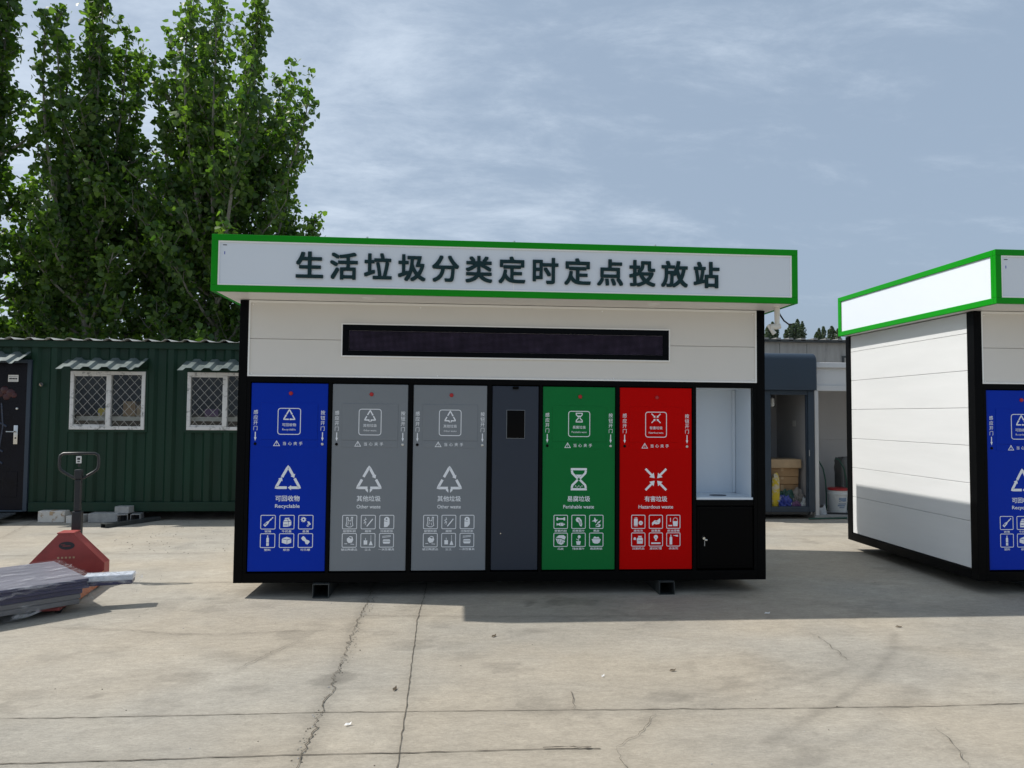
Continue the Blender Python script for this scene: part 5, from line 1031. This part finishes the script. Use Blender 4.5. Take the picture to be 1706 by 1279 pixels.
def poplar(x, y, h, rad, nlead, nlow, seed, label, group, dens_=1.0, z_low=1.0, ls=0.10, low_rad=None, drop=.28, zs=(.24, .50)):
    r_ = random.Random(seed); rn = np.random.default_rng(seed); low_rad = low_rad or rad*1.1
    root = thing('poplar_tree', label, 'tree', (x, y, 0), 0, group); tk = MB()
    tp = [Vector((0, 0, 0))]
    for k in range(1, 11): tp.append(Vector((r_.gauss(0, .05), r_.gauss(0, .05), h*.66*k/10)))
    tk.tube(tp, [max(.012, .14*(1-k/10.4)) for k in range(11)], 'bark', 9)
    def trunk(z_): q = max(0, min(9.999, z_/(h*.66)*10)); i_ = int(q); return tp[i_].lerp(tp[i_+1], q-i_)
    Cs = []; Ss = []
    def leaf(c, n, sp, k=1.0):
        n = int(n+r_.random())
        if n > 0: Cs.append(np.array(c)+rn.normal(size=(n, 3))*np.array([sp, sp, sp*.9])); Ss.append(ls*k*rn.uniform(.45, 1.3, n))
    def twig(p0, d0, ln):
        n = max(3, int(ln/.14)); p = p0.copy(); d = d0.normalized(); pts = [p.copy()]
        for q in range(n):
            d = (d+Vector((r_.gauss(0, .10), r_.gauss(0, .10), .12))).normalized(); p = p+d*(ln/n); pts.append(p.copy()); leaf(p, 8.0*dens_*r_.uniform(.4, 1.5), .085*(1.15-.5*q/n))
        tk.tube(pts, [.010*(1-.8*q/n) for q in range(n+1)], 'bark', 4, None, False)
    def limb(P, br, sp0, bare, tw):
        n = len(P)-1; tk.tube(P, [br*(1-.88*q/n)+.003 for q in range(n+1)], 'bark', 6, None, False)
        for q in range(n):
            t_ = q/n
            if t_ < bare: continue
            d = (P[q+1]-P[q]); L_ = d.length; leaf(P[q], 46*dens_*L_*r_.uniform(.4, 1.5), sp0*(1-.5*t_))
            m_ = tw*L_*(1.0-.35*t_)
            for k in range(int(m_+r_.random())):
                a_ = r_.uniform(0, 6.283); twig(P[q]+d*r_.random(), Vector((math.cos(a_), math.sin(a_), r_.uniform(.35, 1.0)))*.8+d.normalized()*.5, r_.uniform(.35, .85)*(1-.45*t_)*min(1.25, .6+rad*.3))
        leaf(P[-1], 8, .07)
    for k in range(nlead):                                     # tall leaders: the spires of the crown
        a_ = k*2.399+r_.uniform(-.4, .4)+seed; z0 = h*r_.uniform(*zs); u_ = .15 if k == 0 else r_.uniform(.35, 1.0); e = rad*u_; z1 = h*(1.0-drop*u_**1.6+r_.uniform(-.05, .03)); s0 = trunk(z0); n = int((z1-z0)/.2); P = []
        w1, w2 = r_.uniform(0, 6), r_.uniform(0, 6)
        for q in range(n+1): t_ = q/n; rr_ = e*(1-(1-t_)**1.8); P.append(Vector((s0.x+rr_*math.cos(a_)+.07*math.sin(5*t_+w1)*t_, s0.y+rr_*math.sin(a_)+.07*math.sin(5*t_+w2)*t_, z0+(z1-z0)*t_)))
        limb(P, .050, .145, .06, 7.5)
    for k in range(nlow):                                      # side branches that fill the lower crown
        f_ = (k+.5)/nlow; a_ = k*2.399+r_.uniform(-.5, .5); z0 = z_low+(h*.66-z_low)*f_+r_.uniform(-.2, .2); ln = low_rad*r_.uniform(.7, 1.2)*(1-.40*max(0, f_-.45)/.55)*(.75+.6*min(.4, f_)); s0 = trunk(z0); n = max(5, int(ln/.2)); P = []; up_ = r_.uniform(.35, .75)
        for q in range(n+1): t_ = q/n; P.append(Vector((s0.x+ln*t_*math.cos(a_), s0.y+ln*t_*math.sin(a_), z0+ln*(up_*t_+.35*t_*t_)))+Vector((r_.gauss(0, .02), r_.gauss(0, .02), 0)))
        limb(P, .032, .15, .14, 8.0)
    tk.build('trunk', root); leaves_obj('crown', root, np.concatenate(Cs), np.concatenate(Ss), 'leaf', seed); return root, sum(len(c) for c in Cs)
GR = 'leafy poplars behind the cabin'
tot = 0
for a in [(-5.45, 9.3, 10.9, 1.85, 16, 50, 11, 'full leafy poplar on the right of the row, just left of the sign', GR, .84, 1.4, .118, 1.78, .25),
          (-8.12, 9.4, 10.2, 1.05, 11, 32, 12, 'poplar with several upright leafy spires, second from the left above the cabin', GR, .86, 1.4, .118, 1.6, .10),
          (-10.15, 9.0, 11.4, 0.62, 9, 26, 13, 'poplar cut off by the left edge of the photo', GR, .86, 1.4, .118, 1.6, .08),
          (-6.95, 10.6, 8.4, 1.0, 8, 30, 14, 'lower bushy poplar filling the gap between the two tall ones', GR, .85, 0.8, .118, 1.5, .25),
          (-9.55, 10.8, 7.3, 1.1, 8, 28, 15, 'lower bushy poplar between the cut off tree and the spired tree', GR, .85, 0.8, .118, 1.5, .25),
          (-4.35, 10.6, 6.9, 0.90, 9, 28, 16, 'low bushy poplar partly hidden behind the left end of the sign', GR, .95, 0.8, .12, 1.05, .3)]:
    r0_, n_ = poplar(*a); tot += n_
print('leaves', tot)
# far poplars beyond the wall
def far_poplar(x, y, h, w, seed, label):
    rn = np.random.default_rng(seed); root = thing('far_poplar', label, 'tree', (x, y, 0), 0, 'distant poplars beyond the wall'); b = MB(); b.tube([(0,0,0),(0,0,h*.9)], [.16,.03], 'bark', 6); b.build('trunk', root)
    Cs = []                                                   # a handful of upright, lumpy spires side by side
    for k in range(max(2, int(w*2.6))):
        ox, oy = rn.uniform(-.36, .36)*w, rn.uniform(-.36, .36)*w; top = h*(1.0 if k == 0 else rn.uniform(.925, .99)); n = 900
        z_ = top-(top*.45)*rn.random(n)**1.5; r_q = .30*np.clip((top-z_)/.55, .08, 1)**.6*(.35+1.2*vnoise(z_*1.5+k*7+seed, z_*0+k*3.3, seed, 3)); a_ = rn.uniform(0, 6.283, n); q = np.sqrt(rn.random(n))
        Cs.append(np.stack([ox*(1-.25*(z_/h))+np.cos(a_)*r_q*q, oy+np.sin(a_)*r_q*q, z_], 1))
    C_ = np.concatenate(Cs); leaves_obj('crown', root, C_, rn.uniform(.08, .19, len(C_)), 'leaf_far', seed)
for q, (px, top, w, lab) in enumerate([(1275, 551, 1.3, 'distant poplar half hidden by the black corner post of the middle station'), (1289, 544, 1.7, 'distant poplar straight below the hanging drain pipe'), (1304, 538, 1.3, 'slim leaning distant poplar right of the hanging drain pipe'), (1316, 548, 1.7, 'lower distant poplar left of the tallest pair'), (1331, 534, 2.2, 'broad tall distant poplar, left one of the tallest pair'), (1344, 536, 2.0, 'tall distant poplar, right one of the tallest pair'), (1361, 550, 1.5, 'distant poplar standing alone in the gap right of the tallest pair'), (1370, 550, 1.0, 'narrow distant poplar right beside the lone one'), (1380, 559, 1.1, 'smallest distant poplar top above the wall'), (1389, 547, 1.7, 'distant poplar touching the green sign corner of the right station')]):
    far_poplar(28.6+(px-1275)*.0593, 60+(q % 3)*.8, 1.85+(700-top)/1194*66.0, w, 100+q, lab)
